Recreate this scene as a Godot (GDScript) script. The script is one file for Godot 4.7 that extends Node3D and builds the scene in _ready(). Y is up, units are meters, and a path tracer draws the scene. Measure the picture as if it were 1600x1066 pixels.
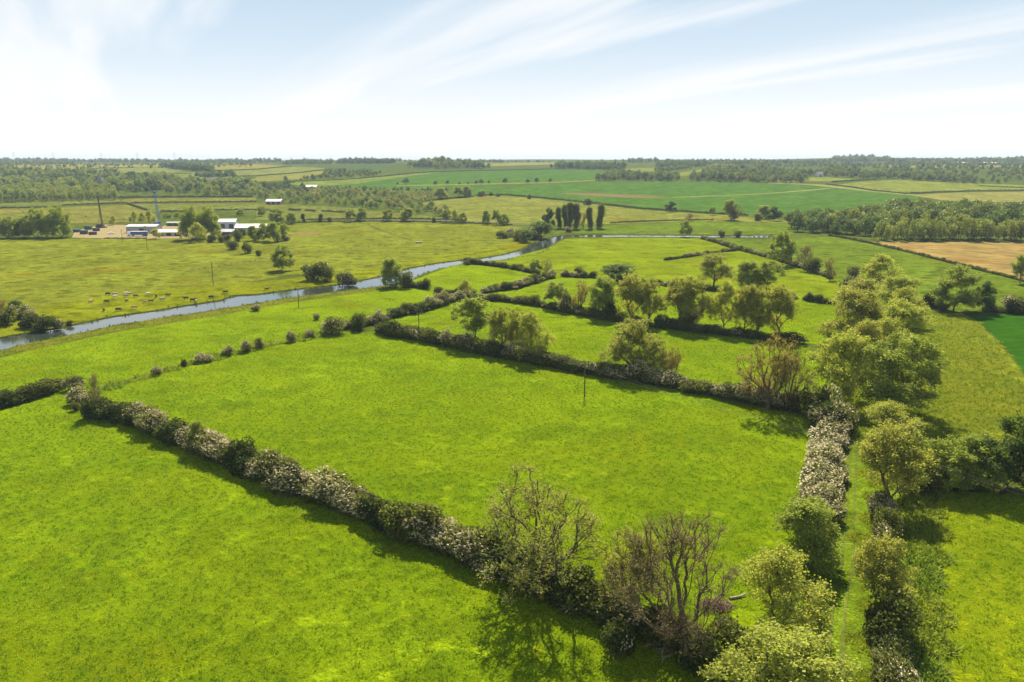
extends Node3D
# A river valley of hedged meadows seen from sixty metres up on a bright May morning.
# x runs to the right, -z away from the viewer, all in metres.

const RIVER_NEAR_BANK := [-176.2,-185.3,-174.0,-208.3,-169.4,-231.9,-165.4,-250.1,-161.4,-263.1,-155.3,-274.3,-151.8,-282.4,-145.4,-294.0,-136.5,-304.6,-126.6,-316.0,-119.2,-325.8,-110.2,-337.7,-98.8,-352.9,-85.5,-365.0,-70.9,-378.2,-59.7,-389.7,-51.6,-406.0,-47.0,-430.8,-39.8,-451.8,-29.8,-467.5,-20.0,-476.5,-5.9,-488.8,9.0,-507.5,20.0,-529.1,27.0,-560.9,32.5,-596.6,40.3,-629.1,53.9,-640.9,102.9,-642.5,143.4,-639.8,178.5,-637.1,211.3,-636.0]
const RIVER_FAR_BANK := [-190.2,-201.0,-187.8,-225.9,-182.5,-251.0,-177.3,-269.1,-173.5,-276.4,-166.0,-285.8,-163.8,-292.8,-158.3,-306.3,-146.5,-319.5,-136.6,-333.5,-127.8,-344.6,-127.9,-353.8,-123.9,-358.1,-117.1,-359.9,-104.7,-374.7,-87.8,-387.6,-78.1,-401.6,-69.1,-420.9,-58.7,-451.8,-45.4,-473.5,-31.1,-488.8,-20.5,-498.0,-6.3,-518.1,5.7,-546.1,12.1,-578.2,18.3,-601.4,25.8,-620.2,33.0,-644.7,42.0,-656.5,63.4,-660.5,105.3,-658.2,146.8,-655.4,183.1,-653.7,216.3,-651.4]
const LANE := [74.7,-164.9,60.4,-131.8,51.3,-111.0,44.3,-97.0,38.0,-82.6,32.2,-69.0]
# name, label, material, layer, grass style, outline in metres (x, z)
const FIELDS := [
	["foreground_meadow", "bright lime meadow filling the lower left in front of the long hawthorn hedge", "meadow", 1, 1, [-147.0,-164.9,-126.3,-187.8,-120.0,-203.4,-100.1,-182.8,-68.9,-162.1,-34.5,-133.2,-10.1,-115.5,4.5,-101.9,16.6,-92.5,22.1,-87.0,25.3,-78.8,20.5,-61.1,-70.3,-61.1]],
	["central_meadow", "large open lime meadow in the middle enclosed by blossoming hedges", "meadow", 1, 1, [-108.0,-203.4,-103.0,-223.1,-84.1,-254.6,-64.1,-278.6,-47.7,-276.4,-16.7,-251.9,9.6,-231.2,45.6,-205.8,75.4,-182.8,46.7,-117.3,34.7,-97.0,23.9,-84.5,16.6,-92.5,4.5,-101.9,-10.1,-115.5,-34.5,-133.2,-68.9,-162.1,-100.1,-182.8]],
	["riverside_meadow", "long lime meadow between the river and the line of small round bushes", "meadow", 1, 1, [-59.5,-385.6,-42.7,-375.7,-18.6,-352.1,-49.3,-300.8,-64.1,-278.6,-84.1,-254.6,-103.0,-223.1,-108.0,-203.4,-120.0,-203.4,-126.3,-187.8,-147.0,-164.9,-174.9,-183.8,-172.5,-206.5,-167.8,-229.7,-163.7,-247.5,-159.7,-260.2,-153.6,-271.1,-150.1,-279.1,-143.7,-290.5,-134.8,-300.8,-125.0,-311.9,-117.7,-321.5,-108.7,-333.0,-97.5,-347.9,-84.3,-359.6,-69.9,-372.4]],
	["hedged_meadow", "narrow lime meadow between the two hedges with tall trees", "meadow", 1, 1, [-47.7,-276.4,-49.3,-300.8,-18.6,-352.1,0.0,-343.8,32.4,-304.6,68.0,-275.3,95.1,-262.1,97.4,-239.9,75.4,-182.8,45.6,-205.8,-16.7,-251.9]],
	["small_meadow", "small triangular lime meadow by the narrow part of the river", "meadow", 1, 1, [-58.2,-387.6,-51.5,-402.5,-36.2,-457.4,-28.7,-475.0,13.8,-425.8,0.0,-364.4,-18.6,-352.1]],
	["tree_row_meadow", "lime meadow behind the long row of tall budding trees", "meadow", 1, 1, [-18.6,-352.1,0.0,-364.4,20.6,-423.3,54.1,-404.7,89.4,-379.6,140.3,-337.4,106.2,-257.4,95.1,-262.1,68.0,-275.3,32.4,-304.6,0.0,-343.8]],
	["river_bend_meadow", "lime meadow inside the bend of the river", "meadow_far", 1, 0, [-28.0,-475.0,-3.2,-494.0,25.7,-560.9,34.4,-596.6,42.1,-626.4,101.6,-634.4,151.1,-629.1,154.2,-548.5,68.5,-472.0,54.1,-404.7,20.6,-423.3,13.8,-425.8]],
	["upper_meadow", "green meadow between two thin lines of bushes right of the river bend", "meadow_far", 1, 0, [68.5,-472.0,154.2,-548.5,163.1,-494.0,167.2,-404.7,145.2,-335.8,89.4,-379.6,54.1,-404.7]],
	["right_pasture", "mid green pasture on the right below the tan stubble field", "pasture", 1, 0, [153.0,-626.4,206.5,-621.3,257.2,-642.5,265.1,-569.4,263.2,-466.1,258.2,-398.1,267.9,-328.2,241.6,-294.6,173.0,-331.2,162.4,-370.0,167.2,-404.7,163.1,-494.0,154.2,-548.5]],
	["stubble_field", "dry tan field in front of the pale wood on the right", "stubble", 1, 0, [270.9,-601.4,384.2,-599.0,478.3,-596.6,261.1,-319.5,262.3,-404.7,268.1,-475.0,269.9,-532.9]],
	["rough_meadow", "rough yellowish green meadow at the right edge behind the dark copse", "rough", 1, 2, [160.5,-313.9,181.0,-313.9,176.4,-294.6,164.3,-262.1,151.1,-230.4,136.5,-198.7,120.4,-160.9,95.8,-160.9,81.4,-160.9,99.9,-198.7,131.7,-257.4]],
	["young_crop", "smooth emerald green crop in the curved field at the right edge", "emerald", 1, 0, [182.3,-313.9,249.5,-304.6,120.7,-140.4,120.4,-160.9,137.2,-199.9,151.9,-230.4,165.2,-262.1,176.2,-292.2]],
	["lime_paddock", "yellow green paddock in the bottom right corner", "meadow_right", 1, 1, [76.2,-133.2,86.1,-136.8,111.9,-129.2,58.6,-61.1,42.2,-61.1,52.1,-82.6,63.9,-107.2]],
	["weedy_strip", "strip of rough green weeds between the paddock and the track hedge", "weedy", 1, 3, [75.4,-146.7,79.3,-137.4,76.2,-133.2,63.9,-107.2,52.1,-82.6,42.2,-61.1,35.2,-61.1,48.8,-91.1,61.6,-117.3]],
	["track_verge", "grassy lane running between the blossom hedge and the scrubby trees", "verge", 1, 2, [80.5,-187.8,106.2,-257.4,140.3,-337.4,166.3,-375.7,174.5,-334.3,160.5,-313.9,131.7,-257.4,99.9,-198.7,75.1,-146.7,61.6,-117.3,48.8,-91.1,35.2,-61.1,19.9,-61.1,25.2,-81.0,34.7,-97.0,46.7,-117.3,67.9,-164.9]],
	["wheel_rut", "pale worn wheel rut along the grassy lane", "rut", 2, 0, [74.0,-164.9,74.5,-164.9,59.9,-131.8,50.6,-111.0,43.6,-97.0,37.4,-82.6,31.7,-69.0,31.1,-69.0,36.9,-82.6,43.2,-97.0,50.3,-111.0,59.5,-131.8]],
	["wheel_rut", "fainter wheel rut of the grassy lane nearer the scrubby trees", "rut", 2, 0, [75.2,-164.9,75.6,-164.9,61.2,-131.8,52.2,-111.0,45.3,-97.0,39.1,-82.6,33.2,-69.0,32.7,-69.0,38.6,-82.6,44.9,-97.0,51.9,-111.0,60.9,-131.8]],
	["left_pasture", "wide olive green pasture beyond the river on the left", "olive", 1, 0, [-211.2,-210.9,-203.4,-233.5,-198.0,-267.1,-193.3,-294.6,-187.6,-328.2,-173.7,-343.8,-143.4,-375.7,-119.9,-423.3,-74.0,-435.8,-58.6,-484.3,-29.2,-518.1,-4.5,-565.1,17.4,-621.3,26.6,-665.2,0.0,-758.7,-103.5,-811.5,-180.2,-807.2,-220.1,-766.4,-250.9,-626.4,-351.2,-626.4,-505.9,-631.7,-758.8,-631.7]],
	["riverbank_grass", "brighter strip of grass along the far bank of the river", "bankgrass", 2, 0, [-190.5,-201.4,-188.1,-226.4,-182.9,-251.5,-177.7,-269.7,-173.9,-277.0,-166.3,-286.5,-164.2,-293.5,-158.6,-307.1,-146.9,-320.3,-137.0,-334.4,-128.1,-345.6,-128.2,-354.8,-124.2,-359.2,-117.5,-361.0,-105.0,-375.9,-88.0,-388.8,-78.4,-402.9,-69.4,-422.4,-59.0,-453.5,-45.6,-475.3,-31.2,-490.7,-20.5,-500.0,-6.3,-520.2,5.7,-548.5,12.1,-580.9,18.4,-604.3,0.0,-578.2,-30.0,-532.9,-59.7,-494.0,-85.0,-438.4,-116.0,-409.2,-147.1,-385.6,-169.7,-366.2,-185.5,-350.4,-196.6,-325.2,-200.4,-305.9,-212.4,-257.4,-224.0,-224.5]],
	["bank_sedge", "brown and dull green sedge strip along the near bank", "sedge", 2, 2, [-173.4,-207.6,-168.8,-231.0,-164.7,-249.0,-160.7,-261.9,-154.6,-273.0,-151.1,-281.1,-144.7,-292.6,-135.8,-303.1,-126.0,-314.3,-118.6,-324.1,-109.6,-335.8,-98.3,-350.9,-85.0,-362.8,-70.5,-375.9,-59.4,-387.2,-57.7,-377.6,-68.8,-366.2,-82.6,-352.1,-95.5,-340.5,-106.3,-325.2,-114.6,-312.6,-121.8,-303.3,-131.1,-292.2,-139.7,-281.9,-146.0,-271.1,-149.3,-263.1,-155.4,-252.8,-159.0,-239.9,-167.4,-199.9]],
	["river_end_pasture", "yellow green pasture beyond the narrow channel right of the poplars", "pasture", 1, 0, [33.0,-665.2,43.3,-677.1,85.9,-671.1,186.2,-665.2,234.1,-665.2,271.7,-774.2,193.0,-807.2,96.9,-758.7,45.7,-715.7]],
	["bare_earth", "patch of bare orange earth right of the white roofed barns", "earth", 2, 0, [-185.2,-665.2,-179.1,-689.5,-161.2,-683.3,-159.6,-665.2,-177.8,-653.7]],
	["farm_yard", "pale gravel yard around the farm sheds", "gravel", 2, 0, [-349.5,-634.4,-322.2,-628.5,-285.5,-625.4,-253.9,-629.1,-245.8,-653.7,-280.8,-729.5,-333.0,-758.7,-363.3,-758.7,-388.3,-766.4,-388.1,-736.6,-377.0,-689.5]],
	["road", "straight grey road along the hedge behind the left pasture", "asphalt", 3, 0, [-188.6,-802.0,-155.7,-814.1,-103.9,-815.0,-51.0,-799.5,0.0,-766.4,24.0,-751.2,24.3,-761.0,0.0,-778.2,-51.9,-814.1,-105.6,-828.3,-158.2,-827.4,-191.8,-815.8]],
	["grazing_field", "dry grazing field behind the farm on the left", "dryolive", 1, 0, [-686.2,-782.2,-418.0,-782.2,-353.9,-807.2,-411.8,-924.7,-506.9,-1061.2,-568.8,-1018.9,-853.5,-976.5]],
	["strip_field", "narrow yellow green strip field behind the blue mast", "dryolive2", 1, 0, [-510.4,-1072.3,-423.6,-944.7,-349.2,-955.1,-284.7,-955.1,-174.7,-914.9,-192.3,-1008.9,-345.6,-1089.4,-429.8,-1083.7]],
	["strip_field", "narrow strip field below the village trees", "dryolive", 1, 0, [-539.9,-1107.1,-438.9,-1107.1,-354.8,-1119.0,-379.1,-1196.6,-471.3,-1190.2,-565.8,-1190.7]],
	["plantation_floor", "grassy floor under the young poplar plantation on the left", "dryolive2", 1, 0, [-881.3,-1008.9,-586.0,-1050.3,-529.8,-1095.2,-570.2,-1170.4,-687.6,-1083.7,-926.2,-1061.2]],
	["hedged_strip", "pale grass strip with broken hedges above the road", "dryolive2", 1, 0, [-340.3,-1072.3,-275.1,-1050.3,-200.1,-987.5,-116.4,-914.9,-74.7,-852.1,-106.3,-833.7,-262.9,-824.7]],
	["slope_pasture", "broad yellow green pasture below the wheat in the middle", "slope", 1, 0, [-127.3,-1107.0,-53.3,-1223.5,-29.7,-1252.7,72.5,-1143.2,156.9,-987.5,251.6,-878.0,282.8,-815.8,271.4,-782.2,194.0,-811.5,98.8,-774.2,30.4,-762.5,-52.0,-815.8,-81.7,-934.6]],
	["wheat_field", "dark green wheat field on the far slope with a row of round trees", "wheat", 1, 0, [-361.4,-1430.1,-286.3,-1512.1,-227.9,-1809.6,-153.2,-1947.9,0.0,-2070.6,118.9,-2160.7,218.5,-2139.0,219.8,-1927.0,164.5,-1605.5,73.2,-1546.9,-46.6,-1476.2,-174.8,-1382.7,-218.6,-1383.0]],
	["wheat_field", "vast dark green wheat field in the middle distance", "wheat", 1, 0, [-55.2,-1267.8,-104.8,-1326.0,-89.2,-1412.3,71.5,-1510.9,160.6,-1566.4,329.6,-1608.3,484.0,-1533.9,538.0,-1481.6,565.6,-1432.4,623.3,-1270.6,586.5,-1156.6,480.7,-1008.9,298.4,-914.9,256.7,-896.1,160.2,-1008.9,74.1,-1168.8]],
	["bare_strip", "bare brown strip across the vast wheat field", "earth2", 2, 0, [71.9,-1299.2,133.6,-1299.4,198.3,-1252.9,240.2,-1203.9,188.1,-1187.4,125.9,-1223.4,90.3,-1267.8]],
	["field_path", "thin pale path crossing the wheat field", "palepath", 2, 0, [239.4,-1209.5,315.5,-1245.9,411.6,-1300.9,498.3,-1370.7,553.8,-1416.5,552.4,-1404.1,493.2,-1350.6,406.6,-1284.9,311.5,-1229.7,238.6,-1195.7]],
	["field_path", "thin pale grass margin below the row of round trees", "palepath", 2, 0, [-211.0,-1485.4,-118.8,-1505.4,-48.2,-1528.2,74.3,-1569.3,167.7,-1636.8,165.4,-1613.7,73.2,-1546.9,-47.5,-1505.2,-117.1,-1483.1,-208.0,-1463.7]],
	["grass_margin", "light grass margin along the lower end of the right wheat field", "palepath", 2, 0, [495.7,-1571.5,591.7,-1499.5,624.2,-1315.5,633.4,-1270.7,617.1,-1247.6,565.6,-1432.4,545.4,-1502.5,486.9,-1543.2]],
	["barley_field", "pale lime barley field on the right behind the wheat", "barley", 1, 0, [579.1,-1482.1,684.6,-1593.1,783.2,-1656.4,858.8,-1555.4,947.7,-1501.1,1231.9,-1417.8,1193.3,-1372.7,859.0,-1358.4,739.8,-1336.7,634.9,-1294.6]],
	["pale_field", "pale straw green field above the right wood", "straw", 1, 0, [619.6,-1262.8,728.6,-1316.1,845.7,-1337.1,1168.8,-1344.1,965.6,-1107.1,702.2,-1107.1,609.8,-1131.3]],
	["small_field", "small bright field between woods right of the church hill", "barley", 1, 0, [301.6,-2231.8,406.3,-2330.0,357.6,-2012.8,257.8,-1928.1]],
	["small_field", "slanting bright field between woods on the right slope", "barley", 1, 0, [352.8,-1792.7,386.1,-1902.3,506.4,-2177.0,488.0,-2041.8,381.2,-1793.3]],
	["pale_meadow", "pale meadow in front of the far farmhouse on the right", "barley", 1, 0, [542.7,-1722.5,674.5,-1747.8,714.1,-1678.2,635.8,-1613.0,552.2,-1591.7,508.1,-1611.3]],
	["far_pale_field", "thin pale field under the wooded right horizon", "straw", 1, 0, [1190.5,-2661.0,1984.8,-3161.5,2571.8,-2979.2,2153.8,-2493.3,1484.3,-2362.3,1086.9,-2306.3]],
	["far_green_field", "dull green field under the right horizon woods", "dullgreen", 1, 0, [924.6,-2945.9,1341.1,-3351.8,1102.1,-2649.2,913.9,-2374.8,729.2,-2320.8]],
	["hill_field", "yellow hillside field left below the horizon woods", "hillyellow", 1, 0, [-1700.8,-2405.9,-1802.8,-2870.8,-2039.2,-3512.3,-1794.8,-3314.8,-1542.3,-3169.8,-1285.4,-3413.6,-993.0,-2780.4,-985.0,-2509.0,-1143.0,-2425.6,-1202.7,-2267.6,-1216.4,-2149.3,-1355.2,-2155.2]],
	["hill_field", "pale green hillside field left of the long dark wood", "hillgreen", 1, 0, [-1185.6,-2235.1,-1118.9,-2374.1,-1015.2,-2371.5,-807.7,-2054.8,-828.6,-1914.9,-906.0,-1919.4,-1015.0,-1985.6]],
	["hill_field", "pale green hillside field below the two dark woods", "hillgreen2", 1, 0, [-854.2,-1887.9,-779.5,-2002.8,-670.2,-1773.3,-623.4,-1613.7,-784.2,-1778.5]],
	["rape_field", "yellow flowering field right of the dark wood", "rape", 1, 0, [-614.6,-1677.4,-531.2,-1685.6,-489.6,-1551.9,-557.6,-1553.6]],
	["hill_field", "yellow field at the top of the middle left slope", "hillyellow", 1, 0, [-983.6,-2637.8,-932.2,-2969.7,-708.5,-2542.1,-691.8,-2201.0,-759.4,-2100.4]],
	["hill_field", "pale striped field in the middle left slope", "hillgreen", 1, 0, [-722.7,-1998.0,-665.1,-2115.8,-662.6,-2410.9,-540.8,-2295.2,-487.5,-2176.8,-507.4,-1955.2,-568.8,-1806.4,-643.7,-1797.1]],
	["hill_field", "yellow green field below the striped field", "hillyellow2", 1, 0, [-557.0,-1768.4,-496.1,-1911.0,-464.0,-2071.1,-423.4,-1922.5,-434.6,-1671.5,-501.5,-1590.1]],
	["hill_field", "grass margin slanting up to the wheat field", "hillgreen2", 1, 0, [-445.6,-1569.5,-368.4,-1669.8,-234.5,-1862.5,-155.5,-1978.2,-224.7,-1784.2,-289.7,-1529.8,-365.4,-1446.1]],
	["hill_wheat", "dark green hillside field below the hilltop conifers", "wheatfar", 1, 0, [-710.5,-2743.3,-509.6,-2705.7,-322.8,-2571.0,-284.5,-2263.7,-399.3,-2117.3,-540.8,-2295.2]],
	["hill_wheat", "green field in front of the domed hilltop wood", "wheatfar", 1, 0, [-278.3,-2213.7,-139.4,-2218.5,-67.4,-2145.2,107.4,-2278.5,103.2,-2188.2,-155.5,-1978.2,-217.7,-1977.9]],
	["far_pale_field", "pale field on the skyline right of the domed wood", "straw", 1, 0, [-112.7,-2612.4,0.0,-3555.8,195.1,-3553.9,156.5,-2848.3,0.0,-2465.5,-93.4,-2379.6]],
	["ditch", "shallow weedy ditch along the row of small round bushes", "weedy", 2, 3, [-108.3,-204.0,-105.3,-212.2,-101.4,-219.5,-96.0,-231.2,-89.1,-242.4,-82.2,-251.9,-74.6,-262.1,-67.0,-271.1,-68.2,-276.4,-75.9,-267.1,-83.6,-256.4,-90.6,-246.6,-97.5,-235.1,-103.3,-223.8,-107.2,-216.1,-110.2,-207.7]]]
# name, label, height, width, share of blossom, detail, line in metres
const HEDGES := [
	["hawthorn_hedge", "long blossoming hawthorn hedge crossing the foreground diagonally", 5.0, 5.4, 0.60, 2, [-98.4,-181.8,-90.6,-178.9,-68.6,-161.3,-50.1,-146.0,-34.7,-133.7,-21.6,-124.2,-10.1,-115.1,-1.9,-108.3,4.5,-101.9]],
	["hedge", "dark scrubby hedge with little blossom under the bare foreground trees", 3.8, 4.6, 0.12, 2, [5.6,-101.0,10.4,-97.4,16.6,-92.2,20.8,-88.6,23.9,-84.5]],
	["hedge", "dark clipped hedge at the left edge casting a deep shadow", 3.8, 4.6, 0.12, 2, [-132.4,-182.8,-127.3,-189.4,-123.5,-196.4,-121.1,-204.0]],
	["hawthorn_hedge", "straight white flowering hedge behind the central meadow", 4.6, 5.0, 0.36, 2, [-47.3,-276.4,-32.9,-266.1,-16.7,-251.9,-2.0,-239.9,9.6,-231.2,27.2,-217.5,45.2,-206.5]],
	["hedge", "short thick hedge right of the gateway ending at the lane", 4.2, 5.0, 0.30, 2, [48.2,-202.8,56.0,-196.4,63.8,-189.9,71.5,-184.8,75.8,-182.8]],
	["hawthorn_hedge", "cream blossom hedge running beside the grassy lane", 4.4, 6.0, 0.95, 2, [76.5,-180.4,69.6,-164.9,62.0,-148.3,55.8,-134.6,50.1,-123.0]],
	["hedge", "low dark undergrowth hedge beneath the row of tall trees", 3.2, 4.2, 0.15, 1, [-18.4,-347.0,0.0,-340.5,13.4,-328.2,32.4,-304.6,49.8,-288.7,68.2,-276.4,83.9,-268.1,95.9,-261.2]],
	["hawthorn_hedge", "irregular blossoming hedge from the round bushes up to the hedge junction", 3.8, 4.6, 0.50, 1, [-60.7,-284.1,-53.7,-291.0,-47.4,-304.6,-36.4,-318.1,-27.6,-338.9,-18.6,-352.1]],
	["hedge", "blossoming hedge rising from the junction towards the river bend", 3.4, 4.2, 0.45, 1, [-11.9,-366.2,0.0,-375.7,12.9,-398.1,21.9,-416.2]],
	["hedge", "thick dark hedge leading from the waterside tree to the junction", 3.4, 4.0, 0.10, 1, [-49.8,-383.5,-39.7,-375.7]],
	["hedge", "dark green hedge between the junction and the small meadow", 3.2, 3.6, 0.10, 1, [-34.7,-364.4,-27.8,-359.0,-19.0,-359.0]],
	["hedge", "dark hedge slanting down from the river to two small trees", 2.8, 3.2, 0.10, 1, [-26.6,-472.0,-16.9,-466.1,0.0,-449.1,14.5,-425.8]],
	["hedge", "short blossoming hedge left of the round willow bush", 2.8, 3.2, 0.40, 1, [27.1,-418.5,35.2,-413.8,44.2,-413.8]],
	["hedge", "scattered hedge behind the tall tree row", 2.6, 3.0, 0.25, 1, [59.7,-398.1,72.3,-387.6,88.5,-375.7,103.7,-364.4]],
	["hedge", "short dark hedge with pale tops left of the willow mass", 2.8, 3.0, 0.30, 1, [123.8,-348.7,125.8,-347.0]],
	["hedge", "dark hedge of small bushes ending at the willow mass", 2.8, 3.0, 0.30, 1, [128.3,-343.8,132.7,-338.9,137.0,-335.8]],
	["hedge", "thin broken hedge running left from the long right hedge", 1.8, 2.2, 0.30, 1, [94.3,-487.5,111.6,-504.0,131.0,-525.4,152.1,-540.6]],
	["hedge", "long bushy hedge slanting down from the channel to the lone trees", 2.8, 3.0, 0.35, 1, [148.5,-626.4,153.1,-587.2,154.2,-548.5,159.5,-521.7,162.1,-490.7,165.9,-446.4,165.7,-409.2]],
	["hedge", "overgrown scrub hedge on the right side of the lane", 3.2, 3.4, 0.20, 2, [66.1,-131.8,62.0,-121.8,57.6,-113.0]],
	["hedge", "tangled leafy scrub at the bottom beside the lane", 3.2, 4.0, 0.12, 2, [48.2,-93.2,46.0,-85.8,42.5,-76.6]],
	["hedge", "low hedge with bushes along the top of the rough meadow", 2.8, 3.2, 0.25, 1, [171.0,-347.0,173.0,-331.2,177.8,-322.3]],
	["hedge", "bushy hedge at the right edge above the emerald crop", 3.4, 4.0, 0.10, 1, [194.5,-319.5,203.7,-311.2,216.9,-300.8]],
	["hedge", "long low hedge dividing the stubble field from the pasture", 1.5, 2.0, 0.05, 1, [258.3,-650.8,263.8,-621.3,264.8,-573.8,264.4,-521.7,261.6,-463.2,260.5,-406.9,258.0,-352.1]],
	["hedge", "clipped dark hedge left of the piling rig behind the farm", 2.6, 3.0, 0.00, 0, [-737.1,-976.5,-631.1,-993.1,-570.0,-1013.9]],
	["hedge", "clipped dark hedge in front of the poplar plantation", 2.6, 3.0, 0.00, 0, [-583.0,-1044.9,-550.1,-1066.7,-517.5,-1083.7]],
	["hedge", "short diagonal hedge left of the blue mast", 2.4, 3.0, 0.00, 0, [-514.8,-1078.0,-473.3,-1018.9,-431.2,-955.1]],
	["hedge", "long dark hedge between the two strip fields", 2.4, 3.0, 0.00, 0, [-514.1,-1089.4,-435.7,-1098.8,-353.0,-1113.0]],
	["hedge", "short dark hedge right of the blue mast", 2.6, 3.0, 0.00, 0, [-409.4,-939.6,-377.3,-939.6]],
	["hedge", "dark hedge behind the white barn roofs", 2.6, 3.0, 0.00, 0, [-353.4,-960.3,-322.3,-965.6,-288.6,-965.6]],
	["hedge", "bushy hedge below the village trees", 4.0, 5.0, 0.00, 0, [-576.7,-1183.9,-509.1,-1190.4,-445.5,-1197.0,-383.8,-1196.7]],
	["hedge", "broken hedge piece, leftmost above the road", 3.0, 4.0, 0.00, 0, [-267.1,-965.6,-251.3,-955.1]],
	["hedge", "broken hedge piece, middle one above the road", 3.0, 4.0, 0.00, 0, [-244.4,-955.1,-229.8,-944.7]],
	["hedge", "broken hedge piece, longest one above the road", 2.6, 3.5, 0.00, 0, [-222.3,-944.7,-187.5,-924.7]],
	["hedge", "dark roadside hedge behind the left pasture", 1.8, 2.4, 0.00, 0, [-223.4,-778.2,-178.3,-798.7,-128.1,-803.7,-63.2,-792.0,0.0,-757.2]],
	["hedge", "far roadside hedge on the other side of the road", 2.0, 2.4, 0.00, 0, [-210.3,-824.7,-159.4,-833.7,-106.7,-837.4,-52.6,-824.7]],
	["hedge", "dark field hedge between the slope pasture and the vast wheat", 3.0, 4.0, 0.00, 0, [-53.6,-1230.6,-9.9,-1252.6,37.7,-1188.7,72.1,-1137.0,125.0,-1050.3,156.9,-987.5,195.3,-944.7,230.5,-905.4,258.6,-878.0]],
	["hedge", "curved hedge on top of the slope pasture below the round trees", 2.6, 3.5, 0.00, 0, [-126.6,-1101.1,-100.8,-1156.0,-57.8,-1216.4]],
	["hedge", "dark hedge line along the lower edge of the poplar pasture", 2.0, 3.0, 0.00, 0, [96.7,-782.2,134.4,-802.9,169.1,-815.8,206.6,-822.9]],
	["hedge", "far hedge along the top of the left wheat field", 2.6, 4.0, 0.00, 0, [-279.1,-1772.4,-224.7,-1904.2,-155.1,-1972.1,-63.4,-2016.9,101.0,-2142.3,218.5,-2139.0]],
	["hedge", "far hedge along the upper side of the grass margin", 2.6, 4.0, 0.00, 0, [-442.0,-1579.0,-380.0,-1606.9,-317.6,-1679.7,-234.5,-1862.5]],
	["hedge", "hedge slanting between wheat and barley on the right", 2.8, 4.0, 0.00, 0, [583.2,-1508.2,599.7,-1432.8,605.2,-1342.9,625.9,-1286.5]],
	["hedge", "straight dark hedge under the barley field at the right edge", 2.8, 4.0, 0.00, 0, [620.6,-1281.7,711.3,-1322.8,777.2,-1346.7,855.4,-1352.7,961.4,-1351.4]],
	["hedge", "thin hedge across the barley field at the far right", 2.2, 3.0, 0.00, 0, [845.4,-1466.9,896.3,-1418.5,976.6,-1373.1]],
	["hedge", "hedge below the upper edge of the barley field", 3.0, 5.0, 0.00, 0, [620.3,-1573.1,674.1,-1613.3,748.9,-1667.2]],
	["hedge", "thin hedge between the striped hill fields", 2.4, 4.0, 0.00, 0, [-757.1,-2049.2,-677.3,-2154.7,-656.4,-2422.9]],
	["hedge", "thin hedge below the striped hill field", 2.4, 4.0, 0.00, 0, [-627.6,-1771.4,-563.2,-1788.4,-499.8,-1925.5,-472.8,-2148.9]],
	["hedge", "thin hedge on the left hillside", 2.4, 4.0, 0.00, 0, [-1163.6,-2145.5,-1172.5,-2296.0,-1105.6,-2385.6]],
	["hedge", "thin hedge between the pale hillside fields", 2.4, 4.0, 0.00, 0, [-939.9,-1927.1,-849.1,-1893.3,-744.7,-1893.0]],
	["hedge", "thin hedge below the rape field", 2.4, 4.0, 0.00, 0, [-559.8,-1542.6,-486.2,-1540.8,-415.7,-1550.2]]]
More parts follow.
